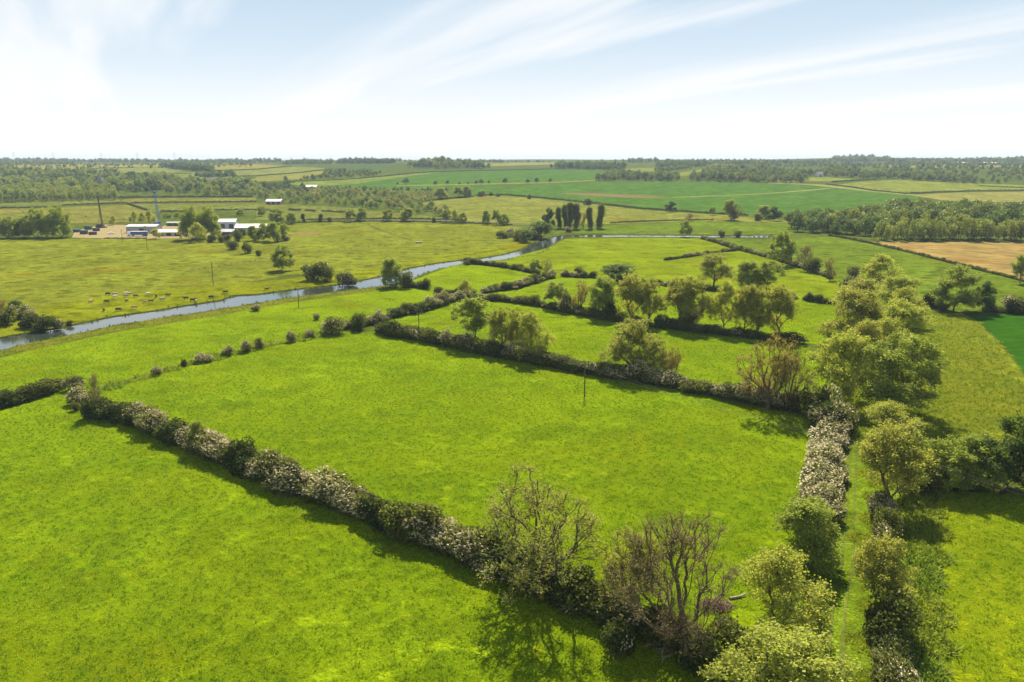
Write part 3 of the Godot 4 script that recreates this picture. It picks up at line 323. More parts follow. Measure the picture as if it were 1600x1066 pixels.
# label, tree height, spacing, tint, outline
const WOODS := [
	["dense broadleaf wood on the right behind the stubble field", 17.0, 11.5, "mid", [239.8,-689.5,263.8,-659.4,290.5,-648.0,311.3,-665.2,352.0,-677.1,437.0,-683.3,600.9,-683.3,776.5,-886.9,570.4,-896.1,451.8,-886.9,393.6,-852.1,277.3,-790.4]],
	["pale willow belt in front of the right hand wood", 14.0, 6.0, "pale", [273.1,-606.2,315.1,-604.8,386.9,-603.3,530.3,-601.4,556.5,-631.7,406.4,-634.4,298.4,-637.1]],
	["young poplar plantation at the left edge", 14.0, 10.0, "pale", [-859.6,-1083.7,-698.6,-1101.1,-630.0,-1119.3,-559.5,-1144.2,-639.3,-1303.7,-755.6,-1346.1,-1033.3,-1306.4]],
	["wooded village slope on the left", 15.0, 20.0, "mixed", [-1160.4,-1334.1,-861.0,-1361.6,-652.5,-1331.0,-502.8,-1271.0,-402.1,-1254.6,-457.2,-1447.6,-583.1,-1573.1,-766.0,-1705.8,-953.3,-1893.1,-1141.0,-1960.2,-1319.4,-2097.8,-1690.9,-1954.3]],
	["mixed scrub woodland in the middle left", 10.0, 19.0, "scrub", [-475.4,-1225.6,-379.1,-1196.6,-318.0,-1083.7,-231.1,-1039.6,-155.2,-976.5,-107.0,-896.1,-75.4,-860.6,-73.5,-924.7,-125.9,-1095.2,-148.2,-1169.0,-203.2,-1284.0,-293.8,-1327.1,-407.3,-1356.0,-448.9,-1385.6]],
	["pale hawthorn scrub above the slope pasture", 4.5, 11.0, "brownscrub", [-261.0,-1268.8,-209.8,-1326.5,-113.1,-1299.4,-104.2,-1195.6,-133.0,-1118.8,-148.2,-1169.0,-193.8,-1223.9]],
	["dark conifer belt above the middle scrub", 12.0, 12.0, "dark", [-429.2,-1400.3,-393.3,-1422.8,-351.8,-1369.7,-351.7,-1348.4,-408.5,-1342.0]],
	["dark belt of trees under the left wheat field", 7.0, 12.0, "dark", [-353.5,-1355.4,-265.1,-1398.3,-172.1,-1361.0,-107.0,-1353.6,-105.4,-1332.8,-255.6,-1347.5,-341.1,-1327.5]],
	["long dark wood on the left hillside", 15.0, 15.0, "dark", [-1019.2,-2372.2,-968.3,-2466.2,-773.2,-2102.0,-716.1,-1937.2,-814.3,-2030.7]],
	["dark wood lower on the left hillside", 13.0, 15.0, "dark", [-682.0,-1749.4,-687.1,-1838.0,-628.4,-1848.4,-587.1,-1733.5,-625.4,-1689.0]],
	["small wood right of the striped hill fields", 10.0, 20.0, "mid", [-456.6,-1608.7,-389.8,-1648.7,-298.0,-1760.5,-293.2,-1863.3,-373.7,-1980.2,-444.3,-1982.6,-416.5,-1763.4]],
	["tree clumps along the left hill crest", 14.0, 26.0, "mid", [-2154.3,-3432.3,-2213.9,-3814.1,-2038.2,-3765.7,-1720.1,-3199.7,-1734.4,-2985.9,-1802.8,-2870.8]],
	["wooded valley edge at the upper left", 12.0, 22.0, "mid", [-1495.6,-1900.8,-1285.3,-2043.3,-1234.5,-2122.3,-1123.2,-1929.4,-1144.6,-1817.4,-1371.5,-1741.2]],
	["domed wood on the hilltop in the middle", 20.0, 22.0, "mid", [-292.0,-2239.1,-187.1,-2164.2,-110.8,-2168.5,-59.8,-2172.7,-123.6,-2421.6,-203.7,-2596.1,-256.6,-2555.4]],
	["dark conifer wood on the middle skyline", 17.0, 22.0, "dark", [-621.6,-2870.0,-405.8,-2585.8,-371.2,-2599.6,-477.1,-3201.0,-672.6,-3175.8]],
	["pale wood left on the middle skyline", 15.0, 24.0, "mid", [-783.7,-2773.5,-603.0,-2744.3,-698.2,-3179.1,-894.2,-3257.0]],
	["dark wood right above the left wheat field", 16.0, 17.0, "dark", [104.5,-2217.6,215.7,-2111.0,283.5,-2060.7,321.9,-2328.2,247.8,-2427.6,151.7,-2415.1]],
	["wood along the right end of the left wheat field", 14.0, 17.0, "mid", [163.0,-1615.7,212.6,-1586.4,329.6,-1608.3,359.9,-1792.8,292.0,-1765.9,261.4,-1899.0,191.7,-1739.1]],
	["large wood on the right slope above the wheat", 17.0, 17.0, "mid", [348.7,-1608.6,446.0,-1570.8,557.0,-1534.9,634.9,-1772.1,608.8,-1934.9,543.3,-2094.4,463.8,-1933.2]],
	["dark wood beyond the small bright fields", 15.0, 22.0, "dark", [395.1,-2234.8,462.9,-2266.3,573.3,-2393.3,643.3,-2750.3,464.3,-2571.6]],
	["thin belt of trees between the small bright fields", 12.0, 15.0, "mid", [339.1,-1915.7,419.4,-2092.5,485.3,-2205.9,501.7,-2297.4,439.1,-2235.5,342.3,-1960.7]],
	["trees behind the pale meadow and farmhouse on the right", 13.0, 20.0, "mid", [550.2,-1746.6,669.9,-1772.4,723.6,-1700.9,894.1,-2087.3,862.7,-2195.8,730.5,-1934.8,599.7,-1905.7]],
	["long wood at the right above the barley field", 15.0, 16.0, "mid", [718.8,-1689.5,793.5,-1678.4,829.4,-1593.7,868.8,-1518.8,946.2,-1656.0,905.4,-1796.9,812.4,-1877.2]],
	["scattered woods at the upper right", 12.0, 40.0, "mid", [862.9,-1518.8,905.5,-1509.9,1053.9,-1483.6,1562.4,-2209.4,1269.7,-2309.3,971.7,-2248.9,912.1,-1932.7,963.1,-1747.1]],
	["castle topped wood on the middle right skyline", 15.0, 26.0, "mid", [428.5,-3121.3,560.0,-3103.5,599.6,-3324.9,469.5,-3364.2]],
	["rounded wooded hill on the right skyline", 24.0, 34.0, "mid", [1363.2,-3510.7,1744.9,-3738.8,1971.5,-4264.1,1763.0,-4411.2]],
	["long wooded skyline at the right", 19.0, 36.0, "mid", [1398.2,-3020.0,1851.0,-3369.9,2485.8,-3168.1,3024.0,-3856.5,1829.1,-3953.7]],
	["wooded skyline right of the middle", 14.0, 40.0, "mid", [488.5,-2705.9,833.6,-2655.0,1177.2,-3000.5,1558.9,-3975.7,591.3,-3278.4]],
	["wooded skyline at the far left", 16.0, 36.0, "mid", [-2814.1,-3261.2,-2333.4,-3718.5,-1741.2,-3699.3,-886.9,-3140.2,-1003.3,-3554.2,-2010.0,-4272.5,-3553.8,-4120.4]],
	["thin wooded skyline in the middle", 13.0, 44.0, "mid", [-500.8,-3192.3,-116.5,-3714.6,452.6,-3205.5,470.9,-3336.6,-536.8,-3423.3]],
	["hedgerow trees in the upper left valley", 10.0, 62.0, "mid", [-1432.9,-2279.5,-1132.7,-2088.2,-1039.8,-2133.6,-948.9,-2236.3,-730.8,-2326.0,-1008.1,-3212.6,-1707.3,-3199.3,-1750.9,-2787.8]],
	["hedgerow trees scattered over the right distance", 10.0, 38.0, "mid", [639.2,-2325.1,979.3,-2308.8,1461.1,-2325.2,1984.8,-3161.5,732.9,-2667.8]]]
const POLES := [
	[121.0, -70.9, 8.6, "wooden utility pole out of frame at the lower right"],
	[68.6, -136.1, 8.6, "wooden utility pole hidden in the lane trees on the right"],
	[18.8, -198.2, 8.4, "wooden utility pole standing alone in the central meadow"],
	[-31.1, -260.2, 10.5, "wooden utility pole behind the straight flowering hedge"],
	[-88.5, -325.2, 8.3, "wooden utility pole on the near river bank"],
	[-146.9, -387.6, 11.4, "wooden utility pole in the left pasture above the cattle"],
	[-249.4, -544.5, 16.5, "wooden utility pole in front of the farm yard"],
	[-293.6, -601.4, 9.1, "small utility pole at the edge of the farm yard"]]
const COWS := [
	[-183.7, -357.3, "black", "black cow farthest left in the upper part of the herd"],
	[-180.5, -357.3, "tan", "tan cow just right of the leftmost upper black cow"],
	[-176.9, -350.4, "cream", "cream cow below the leftmost upper tan cow"],
	[-176.4, -359.0, "cream", "cream cow at the top middle of the herd"],
	[-172.9, -352.1, "tan", "tan cow below the top middle cream cow"],
	[-173.9, -357.3, "tan", "tan cow right of the top middle cream cow"],
	[-168.6, -352.1, "brown", "brown cow right of the top middle group"],
	[-165.4, -357.3, "cream", "white cow beside the dark rushes"],
	[-159.4, -352.1, "black", "big black cow right of the rushes"],
	[-174.4, -337.4, "black", "black cow at the left middle of the herd"],
	[-167.3, -340.5, "brown", "dark brown cow in the centre of the herd"],
	[-157.6, -336.6, "tan", "tan cow below the white cow"],
	[-155.9, -338.9, "brown", "brown cow below the big black cow"],
	[-153.2, -343.8, "grey", "pale grey cow near the middle of the bank"],
	[-154.8, -353.8, "brown", "small brown cow upper right of the herd"],
	[-165.9, -318.1, "brown", "brown cow nearest the water, leftmost of three"],
	[-160.3, -318.8, "black", "black cow nearest the water, middle of three"],
	[-156.1, -323.8, "tan", "tan cow nearest the water, rightmost of three"],
	[-181.0, -337.4, "tan", "tan cow alone at the left of the herd"],
	[-143.9, -346.2, "black", "black cow left of the pair at the bank"],
	[-138.8, -341.3, "black", "black cow of the pair at the water's edge"],
	[-136.5, -338.9, "grey", "grey cow of the pair at the water's edge"],
	[-133.8, -349.5, "black", "black cow left of the muddy inlet"],
	[-132.1, -362.6, "black", "black cow at the top of the muddy inlet"],
	[-115.7, -371.8, "brown", "dark brown cow right of the muddy inlet"],
	[-460.9, -869.2, "brown", "brown cow in the dry field behind the farm"],
	[-401.0, -829.2, "brown", "brown cow near the olive trees behind the farm"],
	[-561.8, -924.7, "brown", "brown cow at the left in the dry field"]]

const PROFILE := [[0.0, 0.0], [850.0, 0.0], [1000.0, 1.5], [1300.0, 8.0], [1600.0, 19.0], [2000.0, 33.0], [2500.0, 42.0], [3200.0, 47.0], [4200.0, 54.0], [5500.0, 59.0], [7500.0, 61.0], [9500.0, 62.0]]

# rounded rises on the skyline: x, distance, radius, height
const HILLS := [[-240.0, 2750.0, 260.0, 7.7], [2000.0, 4700.0, 480.0, 17.6], [-2080.0, 4700.0, 420.0, 5.5], [-1700.0, 4600.0, 300.0, 5.5], [560.0, 3500.0, 230.0, 7.7], [-650.0, 3600.0, 330.0, 8.8], [-1000.0, 3900.0, 300.0, 5.5], [-2700.0, 4300.0, 300.0, 8.8], [2700.0, 4400.0, 600.0, 8.8], [1100.0, 4600.0, 500.0, 6.6], [100.0, 4700.0, 420.0, 5.5]]

var rng := RandomNumberGenerator.new()
var taken := {}
var mats := {}
var xs: Array[float] = []
var ds: Array[float] = []
var hs := PackedFloat32Array()
var protos := {}
var noise_run := FastNoiseLite.new()
var river_poly := PackedVector2Array()


class MeshData:
	var v := PackedVector3Array()
	var c := PackedColorArray()
	var ix := PackedInt32Array()

	func quad(a: Vector3, b: Vector3, d: Vector3, e: Vector3, col: Color) -> void:
		var n := v.size()
		v.append(a); v.append(b); v.append(d); v.append(e)
		c.append(col); c.append(col); c.append(col); c.append(col)
		ix.append(n); ix.append(n + 1); ix.append(n + 2)
		ix.append(n); ix.append(n + 2); ix.append(n + 3)

	func tri(a: Vector3, b: Vector3, d: Vector3, col: Color) -> void:
		var n := v.size()
		v.append(a); v.append(b); v.append(d)
		c.append(col); c.append(col); c.append(col)
		ix.append(n); ix.append(n + 1); ix.append(n + 2)

	# A leaf or leaf spray: a bent, pointed four-sided face of size s turned at random.
	func leaf(p: Vector3, s: float, r: RandomNumberGenerator, col: Color) -> void:
		var u := Vector3(r.randfn(), r.randfn(), r.randfn()).normalized()
		var w := u.cross(Vector3(r.randfn(), r.randfn(), r.randfn())).normalized()
		var l := s * r.randf_range(0.7, 1.3)
		var k := s * r.randf_range(0.35, 0.6)
		quad(p - u * l * 0.5, p + w * k, p + u * l * 0.5, p - w * k, col)

	func tube(a: Vector3, b: Vector3, ra: float, rb: float, sides: int, col: Color) -> void:
		var ax := (b - a)
		if ax.length() < 0.001:
			return
		ax = ax.normalized()
		var u := ax.cross(Vector3(0.31, 0.2, 0.93)).normalized()
		var w := ax.cross(u)
		var n := v.size()
		for k in sides:
			var t := TAU * k / sides
			var o := u * cos(t) + w * sin(t)
			v.append(a + o * ra); v.append(b + o * rb)
			c.append(col); c.append(col)
		for k in sides:
			var p := n + 2 * k
			var q := n + 2 * ((k + 1) % sides)
			ix.append(p); ix.append(q); ix.append(p + 1)
			ix.append(p + 1); ix.append(q); ix.append(q + 1)

	func box(lo: Vector3, hi: Vector3, col: Color) -> void:
		var p := [Vector3(lo.x, lo.y, lo.z), Vector3(hi.x, lo.y, lo.z), Vector3(hi.x, lo.y, hi.z), Vector3(lo.x, lo.y, hi.z), Vector3(lo.x, hi.y, lo.z), Vector3(hi.x, hi.y, lo.z), Vector3(hi.x, hi.y, hi.z), Vector3(lo.x, hi.y, hi.z)]
		for f in [[0, 1, 2, 3], [7, 6, 5, 4], [4, 5, 1, 0], [6, 7, 3, 2], [5, 6, 2, 1], [7, 4, 0, 3]]:
			quad(p[f[0]], p[f[1]], p[f[2]], p[f[3]], col)

	func mesh(m: Material, onto: ArrayMesh = null) -> ArrayMesh:
		var a := []
		a.resize(Mesh.ARRAY_MAX)
		a[Mesh.ARRAY_VERTEX] = v
		a[Mesh.ARRAY_COLOR] = c
		a[Mesh.ARRAY_INDEX] = ix
		var out := onto if onto else ArrayMesh.new()
		out.add_surface_from_arrays(Mesh.PRIMITIVE_TRIANGLES, a)
		out.surface_set_material(out.get_surface_count() - 1, m)
		return out


func lin(r: float, g: float, b: float) -> Color:
	return Color(r, g, b).linear_to_srgb()


func numbered(called: String) -> String:
	taken[called] = taken.get(called, -1) + 1
	return called if taken[called] == 0 else "%s_%03d" % [called, taken[called]]


func tag(o: Node, label: String, category: String, group := "", kind := "") -> void:
	o.set_meta("label", label)
	o.set_meta("category", category)
	if group != "":
		o.set_meta("group", group)
	if kind != "":
		o.set_meta("kind", kind)


func thing(called: String, label: String, category: String, at := Vector3.ZERO, turn := 0.0, group := "") -> Node3D:
	var o := Node3D.new()
	o.name = numbered(called)
	add_child(o)
	o.position = at
	o.rotation.y = turn
	tag(o, label, category, group)
	return o


func part(parent: Node, called: String, m: Mesh) -> MeshInstance3D:
	var o := MeshInstance3D.new()
	o.name = called
	o.mesh = m
	parent.add_child(o, true)
	return o


func pts(flat: Array) -> PackedVector2Array:
	var out := PackedVector2Array()
	for k in flat.size() / 2:
		out.append(Vector2(flat[2 * k], flat[2 * k + 1]))
	return out


# ---------------------------------------------------------------- terrain
func rise(x: float, d: float) -> float:
	if d <= 850.0:
		return 0.0
	var h := 62.0
	for k in PROFILE.size() - 1:
		if d <= PROFILE[k + 1][0]:
			h = lerpf(PROFILE[k][1], PROFILE[k + 1][1], (d - PROFILE[k][0]) / (PROFILE[k + 1][0] - PROFILE[k][0]))
			break
	for k in HILLS:
		h += k[3] * exp(-(pow((x - k[0]) / k[2], 2.0) + pow((d - k[1]) / (k[2] * 1.3), 2.0)))
	var w := clampf((d - 1100.0) / 2400.0, 0.0, 1.0)
	return h + w * (2.2 * sin(x / 610.0 + 1.0) + 1.6 * sin(x / 290.0 + d / 700.0))


func axis(steps: Array, from: float) -> Array[float]:
	var out: Array[float] = [from]
	for s in steps:
		while out[-1] < s[0] - 0.01:
			out.append(out[-1] + s[1])
	return out


func make_grid() -> void:
	xs = axis([[-3000.0, 400.0], [-1500.0, 150.0], [-700.0, 50.0], [700.0, 25.0], [1500.0, 50.0], [3000.0, 150.0], [7000.0, 400.0]], -7000.0)
	ds = axis([[1000.0, 25.0], [2600.0, 40.0], [5000.0, 120.0], [9400.0, 400.0]], -300.0)
	for j in ds.size():
		for i in xs.size():
			hs.append(rise(xs[i], ds[j]))


func ground_y(x: float, z: float) -> float:
	var d := -z
	var i := clampi(xs.bsearch(x, false) - 1, 0, xs.size() - 2)
	var j := clampi(ds.bsearch(d, false) - 1, 0, ds.size() - 2)
	var fx := (x - xs[i]) / (xs[i + 1] - xs[i])
	var fz := (d - ds[j]) / (ds[j + 1] - ds[j])
	var n := xs.size()
	var a := hs[j * n + i]
	var b := hs[j * n + i + 1]
	var c := hs[(j + 1) * n + i]
	var e := hs[(j + 1) * n + i + 1]
	if fx + fz <= 1.0:
		return a + (b - a) * fx + (c - a) * fz
	return e + (c - e) * (1.0 - fx) + (b - e) * (1.0 - fz)


# The part of the terrain inside (or, for the land itself, outside) an outline, lifted a little.
func drape(outline: PackedVector2Array, lift: float, cut := PackedVector2Array()) -> ArrayMesh:
	var v := PackedVector3Array()
	var uv := PackedVector2Array()
	var uv2 := PackedVector2Array()
	var nn := PackedVector3Array()
	var box := Rect2(-1e6, -1e6, 2e6, 2e6)
	if outline.size():
		box = Rect2(outline[0], Vector2.ZERO)
		for p in outline:
			box = box.expand(p)
	var cutbox := Rect2()
	if cut.size():
		cutbox = Rect2(cut[0], Vector2.ZERO)
		for p in cut:
			cutbox = cutbox.expand(p)
	for j in ds.size() - 1:
		if -ds[j] < box.position.y or -ds[j + 1] > box.end.y:
			continue
		for i in xs.size() - 1:
			if xs[i + 1] < box.position.x or xs[i] > box.end.x:
				continue
			var a := Vector2(xs[i], -ds[j])
			var b := Vector2(xs[i + 1], -ds[j])
			var c := Vector2(xs[i], -ds[j + 1])
			var e := Vector2(xs[i + 1], -ds[j + 1])
			for t in [PackedVector2Array([a, b, c]), PackedVector2Array([b, e, c])]:
				var pieces: Array[PackedVector2Array] = []
				if outline.size():
					pieces = Geometry2D.intersect_polygons(t, outline)
				elif cut.size() and cutbox.intersects(Rect2(a.x, c.y, b.x - a.x, a.y - c.y)):
					pieces = Geometry2D.clip_polygons(t, cut)
				else:
					pieces = [t]
				for p in pieces:
					var idx: PackedInt32Array = PackedInt32Array([0, 1, 2]) if p.size() == 3 else Geometry2D.triangulate_polygon(p)
					for k in range(0, idx.size(), 3):
						var q: Array[Vector2] = [p[idx[k]], p[idx[k + 1]], p[idx[k + 2]]]
						var area: float = (q[1] - q[0]).cross(q[2] - q[0])
						if absf(area) < 0.0005:
							continue
						if area < 0.0:
							q = [q[0], q[2], q[1]]
						for g in q:
							v.append(Vector3(g.x, ground_y(g.x, g.y) + lift, g.y))
							uv.append(g / 40.0)
							uv2.append(Vector2(g.x * 0.93 + g.y * 0.36, g.y * 0.93 - g.x * 0.36) / 270.0)
							nn.append(Vector3.UP)
	var arr := []
	arr.resize(Mesh.ARRAY_MAX)
	arr[Mesh.ARRAY_VERTEX] = v
	arr[Mesh.ARRAY_TEX_UV] = uv
	arr[Mesh.ARRAY_TEX_UV2] = uv2
	var m := ArrayMesh.new()
	if v.size():
		m.add_surface_from_arrays(Mesh.PRIMITIVE_TRIANGLES, arr)
	return m


# ---------------------------------------------------------------- materials
func noise_bytes(size: int, freq: float, seed_: int, octaves := 3, kind := FastNoiseLite.TYPE_SIMPLEX_SMOOTH) -> PackedByteArray:
	var n := FastNoiseLite.new()
	n.seed = seed_
	n.noise_type = kind
	n.frequency = freq
	n.fractal_octaves = octaves
	var im := n.get_seamless_image(size, size, false, false, 0.12)
	im.convert(Image.FORMAT_L8)
	return im.get_data()


# Sward: fine tussocks, clumps and drier patches, as factors on the grass colour.
func sward_texture(size: int, fine: float, mid: float, coarse: float, seed_: int, contrast: float, dry: Color, stretch := false) -> ImageTexture:
	var a := noise_bytes(size, fine, seed_, 2)
	var b := noise_bytes(size, mid, seed_ + 1)
	var c := noise_bytes(size, coarse, seed_ + 2)
	var out := PackedByteArray()
	out.resize(size * size * 3)
	for k in size * size:
		var at := k
		if stretch:
			at = (k / size) * size + (k % size) / 8
		var f := a[at] / 255.0
		var m := b[k] / 255.0
		var g := c[k] / 255.0
		var dark := smoothstep(0.52, 0.78, f * 0.7 + m * 0.3)
		var y := 0.86 + (m - 0.5) * 0.34 * contrast + (g - 0.5) * 0.16 * contrast - dark * 0.30 * contrast
		var t := smoothstep(0.58, 0.85, g * 0.55 + (1.0 - m) * 0.45)
		out[3 * k] = int(clampf(y * lerpf(1.0, dry.r, t), 0.0, 1.0) * 255.0)
		out[3 * k + 1] = int(clampf(y * lerpf(1.0, dry.g, t), 0.0, 1.0) * 255.0)
		out[3 * k + 2] = int(clampf(y * lerpf(1.0, dry.b, t), 0.0, 1.0) * 255.0)
	return ImageTexture.create_from_image(Image.create_from_data(size, size, false, Image.FORMAT_RGB8, out))


func field_material(name_: String, color: Color, tex: Texture2D, over: Texture2D, tile := 1.0, relief: Texture2D = null) -> void:
	var m := StandardMaterial3D.new()
	m.resource_name = name_
	m.albedo_color = color
	m.albedo_texture = tex
	m.uv1_scale = Vector3(tile, tile, tile)
	m.roughness = 0.95
	m.metallic_specular = 0.0
	if over:
		m.detail_enabled = true
		m.detail_albedo = over
		m.detail_blend_mode = BaseMaterial3D.BLEND_MODE_MUL
		m.detail_uv_layer = BaseMaterial3D.DETAIL_UV_2
	if relief:
		m.heightmap_enabled = true
		m.heightmap_texture = relief
		m.heightmap_scale = 16.0
	mats[name_] = m


func plain(name_: String, color: Color, rough := 0.85, metal := 0.0) -> StandardMaterial3D:
	var m := StandardMaterial3D.new()
	m.resource_name = name_
	m.albedo_color = color
	m.roughness = rough
	m.metallic = metal
	mats[name_] = m
	return m


func leaf_material(name_: String, through: Color, amount: float) -> void:
	var m := StandardMaterial3D.new()
	m.resource_name = name_
	m.vertex_color_use_as_albedo = true
	m.roughness = 0.6
	m.metallic_specular = 0.25
	m.cull_mode = BaseMaterial3D.CULL_DISABLED
	m.backlight_enabled = true
	m.backlight = (through * amount).linear_to_srgb()
	mats[name_] = m


func make_materials() -> void:
	var grass := sward_texture(1024, 0.075, 0.022, 0.006, 11, 0.8, Color(1.0, 0.90, 0.9))
	var rough := sward_texture(768, 0.085, 0.022, 0.008, 21, 1.0, Color(1.0, 0.92, 0.85))
	var crop := sward_texture(512, 0.05, 0.012, 0.006, 31, 0.5, Color(1.0, 0.97, 0.9), true)
	var patch := sward_texture(512, 0.030, 0.012, 0.006, 41, 0.55, Color(1.0, 0.88, 0.8))
	var patch2 := sward_texture(512, 0.04, 0.010, 0.005, 51, 0.65, Color(1.0, 0.91, 0.82))
	var bump := ImageTexture.create_from_image(Image.create_from_data(512, 512, false, Image.FORMAT_L8, noise_bytes(512, 0.09, 61, 3)))
	field_material("land", lin(0.136, 0.190, 0.025), rough, patch2, 0.6)
	field_material("meadow", lin(0.249, 0.359, 0.006), grass, patch, 1.0, bump)
	field_material("meadow_far", lin(0.250, 0.333, 0.009), grass, patch, 0.8)
	field_material("meadow_right", lin(0.301, 0.371, 0.007), grass, patch, 1.0, bump)
	field_material("pasture", lin(0.183, 0.271, 0.021), rough, patch2, 0.7)
	field_material("rough", lin(0.272, 0.334, 0.023), rough, patch2, 1.0, bump)
	field_material("weedy", lin(0.195, 0.259, 0.017), rough, patch2, 1.2, bump)
	field_material("verge", lin(0.186, 0.283, 0.013), rough, patch2, 1.2, bump)
	field_material("rut", lin(0.194, 0.230, 0.044), rough, patch2, 1.2)
	field_material("olive", lin(0.257, 0.299, 0.026), rough, patch2, 0.5)
	field_material("bankgrass", lin(0.261, 0.302, 0.010), rough, patch2, 0.8)
	field_material("sedge", lin(0.211, 0.211, 0.033), rough, patch2, 1.1, bump)
	field_material("dryolive", lin(0.266, 0.271, 0.044), rough, patch2, 0.4)
	field_material("dryolive2", lin(0.226, 0.261, 0.042), rough, patch2, 0.4)
	field_material("slope", lin(0.281, 0.315, 0.048), rough, patch2, 0.35)
	field_material("stubble", lin(0.419, 0.304, 0.097), crop, patch, 0.6)
	field_material("emerald", lin(0.031, 0.104, 0.005), crop, null, 0.8)
	field_material("wheat", lin(0.105, 0.225, 0.024), crop, patch, 0.25)
	field_material("wheatfar", lin(0.103, 0.169, 0.036), crop, patch, 0.25)
	field_material("barley", lin(0.278, 0.329, 0.046), crop, patch2, 0.3)
	field_material("straw", lin(0.337, 0.337, 0.077), crop, patch2, 0.3)
	field_material("dullgreen", lin(0.096, 0.160, 0.046), crop, patch, 0.3)
	field_material("hillyellow", lin(0.348, 0.320, 0.055), crop, patch2, 0.2)
	field_material("hillyellow2", lin(0.311, 0.320, 0.050), crop, patch2, 0.2)
	field_material("hillgreen", lin(0.265, 0.311, 0.066), crop, patch2, 0.2)
	field_material("hillgreen2", lin(0.237, 0.311, 0.050), crop, patch2, 0.2)
	field_material("rape", lin(0.439, 0.366, 0.019), crop, patch2, 0.2)
	field_material("earth", lin(0.246, 0.176, 0.061), rough, null, 0.8)
	field_material("earth2", lin(0.194, 0.161, 0.061), rough, null, 0.4)
	field_material("palepath", lin(0.249, 0.261, 0.059), rough, null, 0.4)
	field_material("gravel", lin(0.352, 0.293, 0.149), rough, null, 1.5)
	field_material("asphalt", lin(0.160, 0.160, 0.102), crop, null, 1.5)
	field_material("mud", lin(0.087, 0.073, 0.028), rough, null, 1.5, bump)
	leaf_material("leaves", Color(1.0, 1.0, 0.6), 1.0)
	leaf_material("blossom", Color(1.0, 0.95, 0.85), 0.55)
	leaf_material("blades", Color(1.0, 1.0, 0.5), 1.0)
	leaf_material("far_leaves", Color(1.0, 1.0, 0.65), 0.55)
	var bark := plain("bark", Color.WHITE, 0.9)
	bark.vertex_color_use_as_albedo = true
	var hide := plain("hide", Color.WHITE, 0.8)
	hide.vertex_color_use_as_albedo = true
	var painted := plain("painted", Color.WHITE, 0.7)
	painted.vertex_color_use_as_albedo = true
	var water := plain("water", lin(0.030, 0.040, 0.030), 0.08)
	var ripple := FastNoiseLite.new()
	ripple.seed = 5
	ripple.frequency = 0.035
	ripple.fractal_octaves = 4
	var rim := ripple.get_seamless_image(512, 512)
	rim.bump_map_to_normal_map(3.0)
	water.normal_enabled = true
	water.normal_texture = ImageTexture.create_from_image(rim)
	water.normal_scale = 0.05
	water.uv1_scale = Vector3(3.0, 3.0, 3.0)
	water.metallic_specular = 1.0


